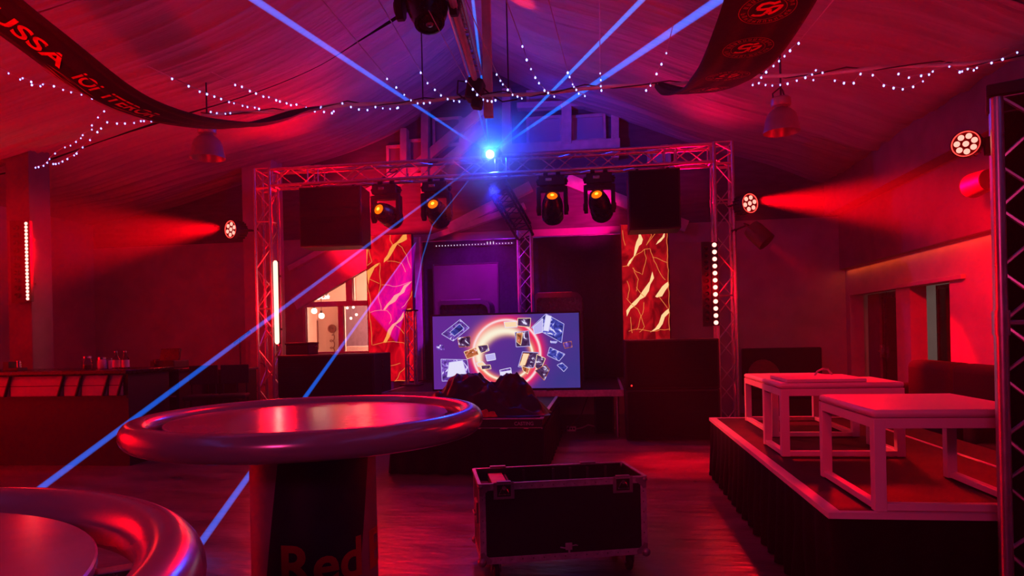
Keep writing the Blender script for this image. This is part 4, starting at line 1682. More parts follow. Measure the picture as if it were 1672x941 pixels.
for sx in (-1, 1):
    for sy in (-1, 1):
        t = MB()
        cx_, cy_ = sx * (W - .09), sy * (D - .07)
        t.box((cx_, cy_, Z0 - .018), (.09, .08, .008))
        for s in (-1, 1):
            t.prism([(-.03, Z0 - .02), (.03, Z0 - .02), (.022, .045), (-.004, .035), (-.022, .06)], lambda a, b: V((cx_ + s * .024, cy_ + a, b)), (.004 * s, 0, 0))
        t.cyl((cx_ - .03, cy_, .048), (cx_ + .03, cy_, .048), .008, n=10)
        o_ = t.build('castor', M['lamp_metal'], fc, bevel=.001)
        t = MB()
        t.lathe([(.0, -.017), (.036, -.017), (.046, -.010), (.046, .010), (.036, .017), (0, .017)], 28, Matrix.Translation((cx_, cy_, .047)) @ Matrix.Rotation(PI / 2, 4, 'Y'))
        t.build('wheel', M['rubber'], o_)

# ------------------------------------------------------------------ bar at the left
bar_y = 7.0
xa, xb = -8.6, at(207, 620, bar_y).x
br = thing('bar_counter', 'long dark bar counter at the left wall with pale front panels', 'bar counter', ((xa + xb) / 2, bar_y, 0))
bw_ = (xb - xa) / 2
zb = at(100, 606, bar_y).z
t = MB()
t.bb(-bw_, bw_, .02, .75, 0, zb - .05)
t.build('body', M['bar_dark'], br, smooth=False)
t = MB()
t.bb(-bw_ - .02, bw_ + .04, -.06, .8, zb - .045, zb)
t.build('counter_top', M['black_gloss'], br, bevel=.008)
pz0, pz1 = at(100, 647, bar_y).z, at(100, 614, bar_y).z
xs = [at(p, 630, bar_y).x - (xa + xb) / 2 for p in (-90, 17, 104, 133, 177, 201)]
for i in range(5):
    t = MB()
    t.bb(xs[i] + .012, xs[i + 1] - .012, -.012, .02, pz0, pz1)
    t.build('front_panel', M['bar_panel'], br, bevel=.003)
    t = MB()
    k_ = .05
    t.path([(xs[i + 1] - k_, -.03, pz0), (xs[i + 1] - .01, -.03, (pz0 + pz1) / 2), (xs[i + 1] + k_ * .6, -.03, pz1)], .016, 6)
    t.build('decor_chain', M['black'], br)
t = MB()
t.bb(-bw_, bw_, -.012, .02, pz0 - .03, pz0)
t.bb(-bw_, bw_, -.013, -.010, (pz0 + pz1) / 2 - .004, (pz0 + pz1) / 2 + .004)
t.build('panel_rail', M['black'], br)
# second, lower counter to the right
b2x0, b2x1 = at(213, 620, 7.9).x, at(292, 620, 7.9).x
b2 = thing('service_counter', 'dark service counter with shelves between the bar and the truss column', 'counter', ((b2x0 + b2x1) / 2, 8.2, 0))
w_ = (b2x1 - b2x0) / 2
t = MB()
t.bb(-w_, w_, -.3, .3, 0, .62)
t.bb(-w_, w_, .2, .3, .62, 1.02)
t.bb(-w_, -w_ + .04, -.3, .3, .62, 1.02)
t.bb(w_ - .04, w_, -.3, .3, .62, 1.02)
t.build('body', M['bar_dark'], b2, smooth=False)
t = MB()
t.bb(-w_ - .02, w_ + .02, -.33, .32, 1.02, 1.06)
t.build('counter_top', M['black_gloss'], b2, bevel=.006)
t = MB()
t.bb(-w_ + .04, w_ - .04, -.31, .2, .80, .825)
t.bb(-w_ + .04, w_ - .04, -.31, .2, .70, .715)
t.build('shelf', M['case_alu'], b2, bevel=.003)


def jar(name, label, px, py, hgt, rad, y, kind, group):
    q = at(px, py, y)
    p = thing(name, label, 'jar' if kind == 'jar' else 'bottle' if kind == 'bottle' else 'can', (q.x, y, zb), 0, group)
    t = MB()
    if kind == 'jar':
        t.lathe([(0, 0), (rad * .9, 0), (rad, .02), (rad, hgt * .6), (rad * .7, hgt * .82), (rad * .72, hgt * .88), (0, hgt * .88)], 24)
        t.build('glass', M['jar'], p)
        t = MB()
        t.lathe([(rad * .8, hgt * .86), (rad * .8, hgt), (0, hgt)], 24)
        t.build('lid', M['steel'], p)
        t = MB()
        t.lathe([(0, .01), (rad * .86, .01), (rad * .86, hgt * .35), (0, hgt * .35)], 20)
        t.build('contents', M['ply'], p)
    elif kind == 'bottle':
        t.lathe([(0, 0), (rad, 0), (rad, hgt * .55), (rad * .45, hgt * .75), (rad * .4, hgt * .95), (0, hgt * .95)], 20)
        t.build('glass', M['jar'], p)
        t = MB()
        t.lathe([(rad * 1.02, hgt * .08), (rad * 1.02, hgt * .5)], 20, cap=False)
        t.build('paper_label', M['white_wood'], p)
        t = MB()
        t.lathe([(rad * .46, hgt * .93), (rad * .46, hgt), (0, hgt)], 16)
        t.build('cap', M['steel'], p)
    else:
        t.lathe([(0, 0), (rad * .85, 0), (rad, .01), (rad, hgt * .62), (rad * .86, hgt * .8), (0, hgt * .8)], 24)
        t.build('body', M['white_wood'], p)
        t = MB()
        t.lathe([(rad * .9, hgt * .78), (rad * .9, hgt * .98), (rad * .5, hgt), (0, hgt)], 20)
        t.build('lid', M['steel'], p)
    return p


yb_ = 7.35
jar('glass_jar', 'round glass jar on the bar counter, left of the tubs', 143, 600, .155, .058, yb_, 'jar', None)
jar('drink_tub', 'wide pale tub on the bar counter beside the glass jar', 167, 600, .145, .05, yb_, 'tub', None)
jar('drink_tub', 'small pale tub between the wide tub and the bottles', 180, 600, .13, .034, yb_ + .06, 'tub', None)
jar('glass_bottle', 'tall pale bottle on the bar counter, closer to the tubs', 190, 600, .21, .042, yb_, 'bottle', 'tall bottles on the bar')
jar('glass_bottle', 'tall pale bottle standing at the right end of the bar bottles', 205, 600, .21, .042, yb_, 'bottle', 'tall bottles on the bar')
# till and small things at the left end
q = at(25, 603, 7.3)
tl = thing('bar_caddy', 'small dark bar caddy on the counter in front of the far left column', 'caddy', (q.x, 7.3, zb))
t = MB()
t.bb(-.10, .10, -.07, .07, 0, .035)
t.bb(-.10, -.02, -.07, .07, .035, .11)
t.build('tray', M['black'], tl, bevel=.004)
t = MB()
t.cyl((.05, 0, .035), (.05, 0, .12), .026, n=14)
t.build('cup', M['steel'], tl)
b2top = 1.06
q = at(277, 590, 8.2)
tr = thing('cash_register', 'dark cash register on the service counter right of the bar bottles', 'cash register', (q.x, 8.2, b2top))
t = MB()
t.bb(-.17, .17, -.16, .16, 0, .10)
t.build('drawer_box', M['black'], tr, bevel=.01)
t = MB()
t.box((0, .02, .17), (.28, .03, .17), Matrix.Rotation(R(-15), 3, 'X'))
t.build('screen', M['black_gloss'], tr, bevel=.006)
for i, px in enumerate((254, 260)):
    q = at(px, 592, 8.1)
    g_ = thing('drinking_glass', 'drinking glass on the service counter, %s' % ('left one beside the register' if i == 0 else 'right one beside the register'), 'glass', (q.x, 8.1 - .05 * i, b2top), 0, 'glasses on the service counter')
    t = MB()
    t.lathe([(0, 0), (.028, 0), (.034, .12), (.031, .12), (.026, .008), (0, .008)], 18)
    t.build('glass', M['jar'], g_)
# dark cupboard, stools and stand next to the column
q0, q1 = at(296, 620, 8.6), at(388, 620, 8.6)
cb = thing('back_cupboard', 'dark low cupboard beside the left truss column', 'cupboard', ((q0.x + q1.x) / 2, 8.86, 0))
w_ = (q1.x - q0.x) / 2
t = MB()
t.bb(-w_, w_, -.25, .25, 0, .98)
t.build('body', M['bar_dark'], cb, smooth=False, bevel=.006)
t = MB()
t.bb(-w_ - .02, w_ + .02, -.27, .27, .98, 1.01)
t.build('top', M['case_inside'], cb, bevel=.004)
for s in (-.5, .5):
    t = MB()
    t.bb(s * w_ - w_ * .47, s * w_ + w_ * .47, -.27, -.25, .06, .94)
    dr_ = t.build('door', M['bar_dark'], cb, bevel=.004)
    t = MB()
    t.cyl((s * w_ * .2, -.29, .55), (s * w_ * .2, -.29, .68), .008, n=8)
    t.build('knob', M['steel'], dr_)


def stool(label, px, y, back=True):
    q = at(px, 640, y)
    p = thing('bar_stool', label, 'stool', (q.x, y, 0), R(20), 'bar stools by the counters')
    t = MB()
    t.box((0, 0, .70), (.36, .36, .05))
    t.build('seat', M['sofa'], p, bevel=.02, seg=3)
    for sx in (-1, 1):
        for sy in (-1, 1):
            t = MB()
            t.cyl((sx * .19, sy * .19, 0), (sx * .15, sy * .15, .68), .014, n=8)
            t.build('leg', M['black'], p)
    t = MB()
    for s in (-1, 1):
        t.cyl((s * .175, -.175, .25), (s * .175, .175, .25), .010, n=8)
        t.cyl((-.175, s * .175, .25), (.175, s * .175, .25), .010, n=8)
    t.build('footrest', M['black'], p)
    t = MB()
    t.box((0, .17, .97), (.34, .03, .24))
    for s in (-1, 1):
        t.cyl((s * .14, .16, .70), (s * .14, .17, .95), .012, n=8)
    t.build('backrest', M['black'], p, bevel=.008)


stool('dark bar stool with a backrest in front of the low cupboard', 328, 7.85)
stool('dark bar stool standing closest to the left truss column', 380, 7.95)
q = at(394, 640, 9.32)
ms = thing('microphone_stand', 'black microphone stand with a boom arm beside the left truss column', 'microphone stand', (q.x, 9.32, 0))
t = MB()
for i in range(3):
    a = 2 * PI * i / 3
    t.cyl((0, 0, .12), (.17 * math.cos(a), .17 * math.sin(a), .012), .010, n=8)
t.build('tripod', M['black'], ms)
t = MB()
t.cyl((0, 0, .08), (0, 0, 1.45), .012, n=10)
t.build('pole', M['black'], ms)
t = MB()
t.cyl((-.1, 0, 1.36), (.12, -.02, 1.50), .010, n=8)
t.cyl((.12, -.02, 1.50), (.18, -.03, 1.54), .022, n=10)
t.build('boom', M['black'], ms)
q0, q1 = at(400, 640, 10.2), at(418, 640, 10.2)
ps = thing('poster_board', 'tall pale poster board leaning behind the left truss column', 'board', ((q0.x + q1.x) / 2 + .1, 10.45, 0))
t = MB()
t.box((0, 0, .72), (q1.x - q0.x + .25, .03, 1.44))
t.build('board', M['wall'], ps, bevel=.003)
t = MB()
for k_, (zz, rr_) in enumerate(((.95, .07), (.6, .09), (.4, .06))):
    t.path([(-.04 + rr_ * math.cos(a * .5), -.019, zz + rr_ * math.sin(a * .5)) for a in range(10)], .005, 6)
t.build('line_drawing', M['black'], ps)

# ------------------------------------------------------------------ hanging lamps
def bell_lamp(label, px, py, y, wpx):
    q = at(px, py, y)
    dep = q.length
    s = wpx / F * (y * math.cos(YAW) - q.x * math.sin(YAW)) / 2
    p = thing('pendant_lamp', label, 'pendant lamp', q, 0, 'unlit metal pendant lamps')
    t = MB()
    t.lathe([(.34 * s, 1.02 * s), (.36 * s, .90 * s), (.52 * s, .80 * s), (.76 * s, .56 * s), (.88 * s, .22 * s), (.93 * s, -.15 * s), (1.0 * s, -.42 * s), (1.0 * s, -.47 * s), (.97 * s, -.46 * s), (.90 * s, -.25 * s), (.85 * s, .0), (.70 * s, .37 * s), (.30 * s, .7 * s), (0, .72 * s)], 36)
    t.build('shade', M['lamp_metal'], p)
    t = MB()
    t.lathe([(.0, 1.0 * s), (.50 * s, 1.0 * s), (.54 * s, 1.08 * s), (.54 * s, 1.4 * s), (.45 * s, 1.5 * s), (0, 1.5 * s)], 24)
    t.build('ballast_housing', M['lamp_metal'], p)
    t = MB()
    t.ball((0, 0, .1 * s), .18 * s, 16, 10, (1, 1, 1.5))
    t.build('bulb', M['jar'], p)
    t = MB()
    t.path([(-.4 * s, 0, 1.3 * s), (-.44 * s, 0, 1.75 * s), (0, 0, 2.1 * s), (.1 * s, 0, 1.9 * s), (.2 * s, 0, 1.5 * s)], .008, 6)
    ceil = 4.9
    t.cyl((0, 0, 1.5 * s), (0, 0, (ceil - q.z)), .010, n=8)
    t.build('suspension', M['wire'], p)
    return p


bell_lamp('grey metal bell lamp hanging under the left ceiling drapes', 339, 246, 7.6, 55)
bell_lamp('grey metal bell lamp hanging under the right ceiling drapes', 1276, 203, 7.2, 58)

# ------------------------------------------------------------------ crossing rod, post, ridge beam
ra, rb_ = at(330, 192, 6.3), at(1690, 83, 6.3)
rod = thing('suspension_rod', 'long dark rod crossing under the drapes, wound with fairy lights', 'rod', ra)
t = MB()
pts = [V((ra.x + (rb_.x - ra.x) * i / 30, 6.3, 3.66 + .012 * math.sin(i * 1.3))) - ra for i in range(31)]
t.path(pts, .018, 8)
t.build('bar', M['timber'], rod)
t = MB()
t.path([p + V((0, -.02 + .03 * math.sin(i * 2.1), .03 * math.cos(i * 2.1))) for i, p in enumerate(pts)], .006, 6)
t.build('wound_cable', M['wire'], rod)
t = MB()
for px in (690, 830, 1275):
    q = at(px, 140, 6.3)
    t.cyl(V((q.x, 6.3, 3.66)) - ra, V((q.x, 6.3, 4.25 if px > 1000 else 5.1)) - ra, .007, n=6)
t.build('hanger', M['wire'], rod)
# vertical post
q = at(794, 60, 6.45)
m = MB()
m.bb(q.x - .042, q.x + .042, 6.45, 6.52, 3.52, 5.6)
struct(m.build('trim_19', M['timber'], smooth=False, bevel=.004))
# ridge beam with its box
f0, f1 = V((-1.13, 6.25, 3.86)), at(722, -70, 4.0)
rbm = thing('roof_light_beam', 'metal light beam running under the ridge, glinting pale blue, ending in a black box', 'beam', f0)
d_ = (f1 - f0)
dn = d_.normalized()
sd_ = V((dn.y, -dn.x, 0)).normalized()
t = MB()
for s in (-.058, .058):
    t.cyl(sd_ * s, d_ + sd_ * s, .017, n=10)
t.build('rail', M['alu'], rbm)
t = MB()
t.X = None
up_ = dn.cross(sd_)
for s in (-.04, .04):
    vs = [sd_ * (s - .012), sd_ * (s + .012)]
t.path([up_ * .05, d_ + up_ * .05], .028, 8)
t.build('spine', M['timber'], rbm)
t = MB()
n = 14
for i in range(n):
    a = d_ * ((i + .5) / n)
    t.cyl(a - sd_ * .058, a + sd_ * .058, .009, n=8)
    if i > 5:
        b_ = d_ * ((i + 1.4) / n)
        t.cyl(a - sd_ * .058, b_ + sd_ * .058, .008, n=8)
t.build('rung', M['steel'], rbm)
t = MB()
t.X = Matrix.Translation(d_ * .5)
rot = Matrix((sd_, dn, up_)).transposed()
t.X = None
for f_, w_ in ((.62, .5), (.36, .3)):
    t.box(d_ * f_ + up_ * -.0, (.085, w_, .014), rot)
t.build('mirror_plate', M['steel'], rbm, bevel=.002)
qb = at(776, 152, 6.3) - f0
t = MB()
t.box(qb + V((0, .0, .02)), (.15, .18, .20), Matrix.Rotation(R(12), 3, 'Y'))
t.box(qb + V((.015, 0, -.10)), (.10, .12, .10), Matrix.Rotation(R(12), 3, 'Y'))
t.build('end_box', M['black'], rbm, bevel=.02, seg=3)
t = MB()
t.path([qb + V((-.06, -.02, .1)), qb + V((-.16, -.02, .12)), qb + V((-.17, -.02, .0)), qb + V((-.10, -.02, -.06)), qb + V((-.03, -.02, -.04))], .009, 8)
t.path([qb + V((.06, 0, .06)), qb + V((.14, 0, -.02)), qb + V((.26, 0, -.10)), qb + V((.4, .02, -.08))], .007, 8)
t.build('cable', M['wire'], rbm)

# ------------------------------------------------------------------ banners
def banner_surface(pts, hw_):
    """pts: centre line points (x, y, z, roll); returns S(u across -1..1, v along 0..1)"""
    n = len(pts) - 1

    def S(u, v):
        q = min(max(v, 0) * n, n - 1e-6)
        i = int(q)
        f = q - i
        p = [V((*pts[max(0, min(n, i + k))][:3],)) for k in (-1, 0, 1, 2)]
        c = .5 * ((2 * p[1]) + (p[2] - p[0]) * f + (2 * p[0] - 5 * p[1] + 4 * p[2] - p[3]) * f * f + (3 * p[1] - p[0] - 3 * p[2] + p[3]) * f ** 3)
        hw = hw_[i] * (1 - f) + hw_[i + 1] * f
        rl = pts[i][3] * (1 - f) + pts[i + 1][3] * f
        return c + V((math.cos(rl) * hw * u, 0, math.sin(rl) * hw * u))
    return S


def down(S, u, v):
    e = 1e-3
    a = S(u + e, v) - S(u - e, v)
    b = S(u, min(1, v + e)) - S(u, max(0, v - e))
    n = a.cross(b).normalized()
    return n if n.z < 0 else -n


def make_banner(name, label, S, rip):
    p = thing(name, label, 'banner', S(0, .5))
    c = S(0, .5)
    t = MB()
    t.grid(lambda u, v: S(2 * u - 1, v) - c + V((0, 0, .012 * math.sin(u * 17 + v * 5) * rip(v))), 24, 80)
    t.build('cloth', M['banner'], p, solid=.004, angle=80)
    return p, c


# right banner: Y from near to far
rbp = [(.84 if y_ < 5.2 else .84 - .28 * (y_ - 5.2) / 1.1, y_, z_, 0) for y_, z_ in zip((2.5, 2.92, 3.34, 3.76, 4.18, 4.6, 5.02, 5.44, 5.86, 6.3), (3.22, 3.05, 2.985, 2.97, 2.99, 3.065, 3.16, 3.275, 3.43, 3.66))]
rS = banner_surface(rbp, [.22, .22, .22, .22, .22, .22, .22, .21, .13, .03])
rb2, rc = make_banner('hanging_banner', 'dark banner with round red emblems sagging under the right ceiling', rS, lambda v: .5 + v)


def emblem(t, t2, S, c, v0, dv, off=.012):
    def mp(x, y):
        u, v = x * .62, v0 - y * dv * .62
        return S(u, v) + down(S, u, v) * off - c
    ring = lambda r, w, n=40, j=0: ribbon([(r * math.cos(2 * PI * i / n), r * math.sin(2 * PI * i / n)) for i in range(n + 1)], w)
    for r, w in ((.98, .03), (.66, .025)):
        vs, fs = ring(r, w)
        t.add([mp(v.x, v.y) for v in vs], fs)
    rnd = random.Random(5)
    for i in range(26):
        a = 2 * PI * i / 26
        if i in (0, 13):
            continue
        h, w = .20, .10
        ca, sa = math.cos(a), math.sin(a)
        for k_ in range(2):
            r0 = .72 + rnd.uniform(0, .06)
            r1 = .90
            o_ = (k_ - .5) * .075
            pl = [(r0, o_ - .018), (r1, o_ - .018), (r1, o_ + .018), (r0, o_ + .018)]
            t.add([mp(x * ca - y * sa, x * sa + y * ca) for x, y in pl], [(0, 1, 2, 3)])
        r2 = rnd.choice((.74, .81, .89))
        pl = [(r2 - .018, -.05), (r2 + .018, -.05), (r2 + .018, .05), (r2 - .018, .05)]
        t.add([mp(x * ca - y * sa, x * sa + y * ca) for x, y in pl], [(0, 1, 2, 3)])
    sh = lambda q: (q[0], q[1] + .10 * q[0])
    for pl, w in (([(.34, .40), (.16, .32), (-.02, .40), (-.24, .36), (-.34, .20), (-.34, .06)], .15), ([(-.36, .06), (-.16, .02), (.02, .04), (.04, -.12), (-.02, -.26)], .15),
                  ([(-.02, -.28), (-.14, -.36), (-.34, -.34), (-.48, -.26)], .13), ([(.02, .02), (.16, .12), (.36, .14), (.50, .12)], .12), ([(.46, .12), (.40, -.06), (.28, -.22), (.10, -.34)], .13), ([(.10, -.02), (.14, -.20), (.24, -.34)], .10)):
        vs, fs = ribbon([sh(q) for q in pl], w)
        t2.add([mp(v.x, v.y) for v in vs], fs)


vv = [.118, .25, .368, .526, .70]
for v0 in vv:
    t, t2 = MB(), MB()
    emblem(t, t2, rS, rc, v0, .062 if v0 < .5 else .075)
    o_ = t2.build('emblem', M['print_red'], rb2, smooth=False)
    t.build('emblem_ring', M['print_dark'], o_, smooth=False)

# left banner
lbp = [(-2.7, 1.6 + .47 * i, z_, 0) for i, z_ in enumerate((3.62, 3.26, 3.0, 2.885, 2.80, 2.83, 2.925, 3.06, 3.25, 3.47, 3.66))]
lS = banner_surface(lbp, [.17, .17, .17, .17, .17, .17, .17, .17, .15, .11, .04])
lb, lc = make_banner('hanging_banner', 'long black banner with red lettering sagging across the upper left ceiling', lS, lambda v: .6 + v)
t = MB()
for body, v0, v1 in (('AUUSSA', .185, .335), ('IOI', .346, .380), ('ITEROR', .390, .487)):
    vs, fs = text_fit(body, v0, v1, -.42, .22, bold=.02, shear=-.3, slices=20)
    t.add([lS(v.y, v.x) + down(lS, v.y, v.x) * .012 - lc for v in vs], fs)
t.build('lettering', M['print_red'], lb, angle=80)
t = MB()
for k_ in range(7):
    vs, fs = ribbon([(.33 + .22 * i / 24, -.60 - .045 * k_ + .06 * math.sin(i * .55 + k_ * .8)) for i in range(25)], .012)
    t.add([lS(v.y, v.x) + down(lS, v.y, v.x) * .012 - lc for v in vs], fs)
t.build('scroll_print', M['print_dark'], lb, smooth=False)

# ------------------------------------------------------------------ fairy lights
bulb_me = None


def fairy(label, pix, ys, lead=None, sag=0):
    """bulbs at the given pixels; ys = depth of first and last bulb; lead = ((px, py), depth) wire running in from there"""
    global bulb_me
    n = len(pix)
    y = lambda i: ys[0] + (ys[1] - ys[0]) * i / max(1, n - 1)
    pos = [at(*q, y(i)) for i, q in enumerate(pix)]
    p = thing('fairy_light_string', label, 'fairy lights', pos[0], 0, 'fairy light strings under the ceiling')
    pts = ([at(*lead[0], lead[1])] if lead else []) + pos
    t = MB()
    t.path([q - pos[0] + V((0, 0, .012)) for q in pts], .0035, 5)
    t.build('wire', M['clear_wire'], p)
    for q in pos:
        if bulb_me is None:
            b = MB()
            b.ball((0, 0, 0), .0078, 10, 6, (1, 1, 1.25))
            o = b.build('bulb', M['e_bulb'], p)
            bulb_me = o.data
        else:
            o = bpy.data.objects.new('bulb', bulb_me)
            C.objects.link(o)
            o.parent = p
        o.location = q - pos[0]
        s = random.uniform(.75, 1.15)
        o.scale = (s, s, s)
    return p


FL = [
    ('fairy light string crossing below the black banner at the far left edge', [(14, 120), (33, 130), (37, 128), (51, 134), (52, 139), (66, 141), (70, 138), (88, 141), (103, 147), (116, 151), (133, 155), (150, 162), (178, 170)], (5.8, 6.2), ((-20, 105), 5.6)),
    ('fairy light string falling steeply from the left banner to the wall', [(170, 182), (160, 192), (150, 205), (150, 212), (135, 221), (132, 226), (124, 232), (115, 238), (106, 241), (90, 251), (81, 260), (77, 266), (71, 271), (63, 273), (58, 274)], (6.3, 7.2), None),
    ('shorter fairy light string hanging close beside the steep left one', [(165, 210), (159, 216), (147, 229), (135, 241), (125, 251), (121, 254), (110, 260), (102, 264), (96, 267), (91, 268), (87, 268)], (6.3, 7.1), None),
    ('short level fairy light string left of the left pendant lamp', [(175, 200), (191, 202), (204, 202), (219, 201), (230, 198), (235, 198), (247, 198)], (6.3, 6.3), ((160, 192), 6.3)),
    ('fairy light string running down to the tip of the left banner', [(281, 129), (308, 141), (326, 150), (338, 154), (350, 158), (361, 162), (374, 167), (382, 169), (396, 173), (404, 175), (416, 176), (423, 178)], (5.6, 6.2), ((240, 110), 5.2)),
    ('second fairy light string ending above the tip of the left banner', [(384, 139), (395, 142), (408, 149), (418, 153), (430, 158), (439, 159), (451, 164), (457, 166), (468, 169), (475, 172), (484, 171), (500, 176)], (5.6, 6.2), ((345, 120), 5.2)),
    ('fairy light string drooping along the rod left of the blue beam', [(344, 183), (354, 185), (368, 186), (376, 185), (514, 182), (523, 176), (529, 183), (542, 185), (545, 182)], (6.2, 6.2), None),
    ('fairy light string along the rod above the left truss beam', [(524, 175), (559, 169), (573, 175), (586, 179), (600, 180), (613, 175), (625, 177), (637, 178), (648, 177), (650, 176)], (6.22, 6.22), None),
    ('fairy light string descending along the longest blue beam at the upper left', [(632, 129), (647, 143), (660, 155), (671, 164), (682, 169), (692, 169), (702, 168)], (5.7, 6.2), ((515, -10), 3.6)),
    ('fairy light string descending left of the roof light beam', [(687, 119), (698, 136), (710, 147), (720, 156), (731, 162), (741, 165), (750, 166)], (5.7, 6.2), ((610, -10), 3.8)),
    ('fairy light string ending at the black box of the roof light beam', [(761, 133), (772, 146), (779, 155), (789, 163), (796, 165), (803, 166), (809, 164)], (5.9, 6.15), ((700, 20), 4.2)),
    ('fairy light string just right of the slim vertical post', [(811, 122), (817, 132), (821, 138), (829, 147), (837, 155), (845, 158), (852, 161)], (5.8, 6.2), ((755, -10), 3.8)),
    ('long fairy light string descending over the lit gable windows', [(853, 76), (860, 98), (867, 113), (874, 127), (880, 136), (889, 148), (895, 152), (905, 158)], (5.3, 6.2), ((822, -10), 3.9)),
    ('fairy light string descending between the two blue beams at the right', [(927, 119), (930, 126), (935, 138), (937, 142), (941, 147), (945, 153), (955, 157)], (5.6, 6.2), ((892, -10), 3.8)),
    ('short fairy light string under the right blue beam', [(980, 120), (981, 131), (981, 141), (982, 148)], (5.9, 6.2), ((979, -10), 4.0)),
    ('sparse fairy light string left of the emblem banner', [(1088, 87), (1080, 105), (1072, 121), (1062, 140), (1055, 148)], (5.6, 6.2), ((1100, 40), 5.0)),
    ('fairy light string hanging over the right edge of the emblem banner', [(1304, 71), (1290, 83), (1281, 92), (1272, 100), (1263, 108), (1251, 118), (1243, 127), (1229, 139)], (5.5, 6.2), ((1368, -5), 4.2)),
    ('fairy light string along the rod behind the right pendant lamp', [(1239, 136), (1250, 139), (1261, 140), (1274, 139), (1286, 137), (1301, 132), (1315, 127), (1326, 122), (1332, 115), (1343, 119)], (6.2, 6.2), None),
    ('fairy light string along the rod right of the right pendant lamp', [(1328, 131), (1363, 132), (1378, 136), (1394, 136), (1405, 121), (1425, 123), (1443, 140), (1459, 144), (1474, 146), (1491, 142), (1507, 133)], (6.2, 6.2), None),
    ('fairy light string along the far right end of the rod', [(1467, 121), (1484, 127), (1504, 124), (1517, 122), (1523, 117), (1550, 109), (1567, 118), (1571, 117), (1580, 113), (1590, 115), (1595, 111), (1619, 103), (1637, 97), (1661, 86)], (6.2, 6.15), ((1690, 70), 6.0)),
]
for lab, pix, ys, lead in FL:
    fairy(lab, pix, ys, lead)

# ------------------------------------------------------------------ laser
src = V((at(800, 252, 9.44).x, 9.44, at(800, 252, 9.44).z))
lz = thing('laser_projector', 'black laser projector on top of the truss crossbeam, its blue aperture blazing', 'laser projector', src)
t = MB()
t.bb(-.13, .13, .02, .34, -.05, .10)
t.build('housing', M['black'], lz, bevel=.01)
t = MB()
t.ball((0, 0, 0), .055, 18, 12)
t.build('aperture', M['e_laser'], lz)
t = MB()
t.bb(-.10, -.06, .06, .30, -.06, -.048)
t.bb(.06, .10, .06, .30, -.06, -.048)
t.build('bracket', M['steel'], lz)


def beam_rod(label, end, r0, r1, mt='haze_blue', start=None, mid=None):
    a = src if start is None else start
    if start is None and mid is None and end.z > 1:      # the rising beams run on until they meet a wall
        d_ = end - a
        k_ = min((a.y + 3.6) / -d_.y, (3.45 - a.x) / d_.x if d_.x > 0 else 99)
        end = a + d_ * k_
        r1 = r0 + (r1 - r0) * k_
    pts = [a] + (mid or []) + [end]
    n = len(pts)
    p = MB()
    sub = []
    rad = []
    for i in range(n - 1):
        for k_ in range(8):
            f = k_ / 8
            sub.append(pts[i].lerp(pts[i + 1], f) - a)
            rad.append(r0 + (r1 - r0) * ((i + f) / (n - 1)))
    sub.append(pts[-1] - a)
    rad.append(r1)
    p.path(sub, rad, 14)
    o = p.build('laser_beam', M[mt], None)
    o.location = a
    return tag(o, label, 'laser beam', 'blue laser beams')


def fl(px, py, z=0.0):
    d = CR @ V(((px - CX) / F, -(py - CY) / F, -1))
    return d * ((z - H) / d.z) + V((0, 0, H))


beam_rod('blue laser beam shooting up to the upper left over the drapes', at(398, -12, 4.6), .010, .030)
beam_rod('thin blue laser beam rising almost straight up beside the slim post', at(771, -10, 5.0), .007, .014, 'haze_blue_thin')
beam_rod('faint thin blue laser beam rising through the black roof box', at(752, 70, 5.6), .005, .010, 'haze_blue_thin')
beam_rod('blue laser beam shooting up to the right, the steeper one', at(1060, -12, 4.6), .008, .020, 'haze_blue_thin')
beam_rod('broad blue laser beam shooting up to the emblem banner', at(1200, -18, 4.6), .010, .034)
beam_rod('blue laser beam slanting down to the floor at the far left', fl(52, 808, .01), .010, .032)
s7 = at(679, 396, 8.9)
beam_rod('blue laser beam slanting down behind the pedestal of the round table', fl(312, 909, .01), .006, .026, 'haze_blue', start=s7)
e6 = at(706, 368, 9.2)
beam_rod('blue laser beam bending down past the second moving head light', at(677, 486, 9.3), .008, .012, 'haze_blue_thin', mid=[e6, at(690, 420, 9.25)])
# thin fans of laser light in the haze
def fan(label, pts):
    t = MB()
    nrm = (pts[1] - pts[0]).cross(pts[2] - pts[0]).normalized() * .03
    a = [q - pts[0] - nrm for q in pts]
    b = [q - pts[0] + nrm for q in pts]
    n = len(pts)
    t.add(a + b, [tuple(range(n)), tuple(range(n, 2 * n))[::-1]] + [((i + 1) % n, i, n + i, n + (i + 1) % n) for i in range(n)])
    o = t.build('laser_fan', M['haze_fan'], None, smooth=False)
    o.location = pts[0]
    return tag(o, label, 'laser fan')


fan('magenta fan of laser light crossing the left glowing panel', [s7, at(600, 505, 8.2), at(648, 560, 8.3), at(672, 470, 8.6)])

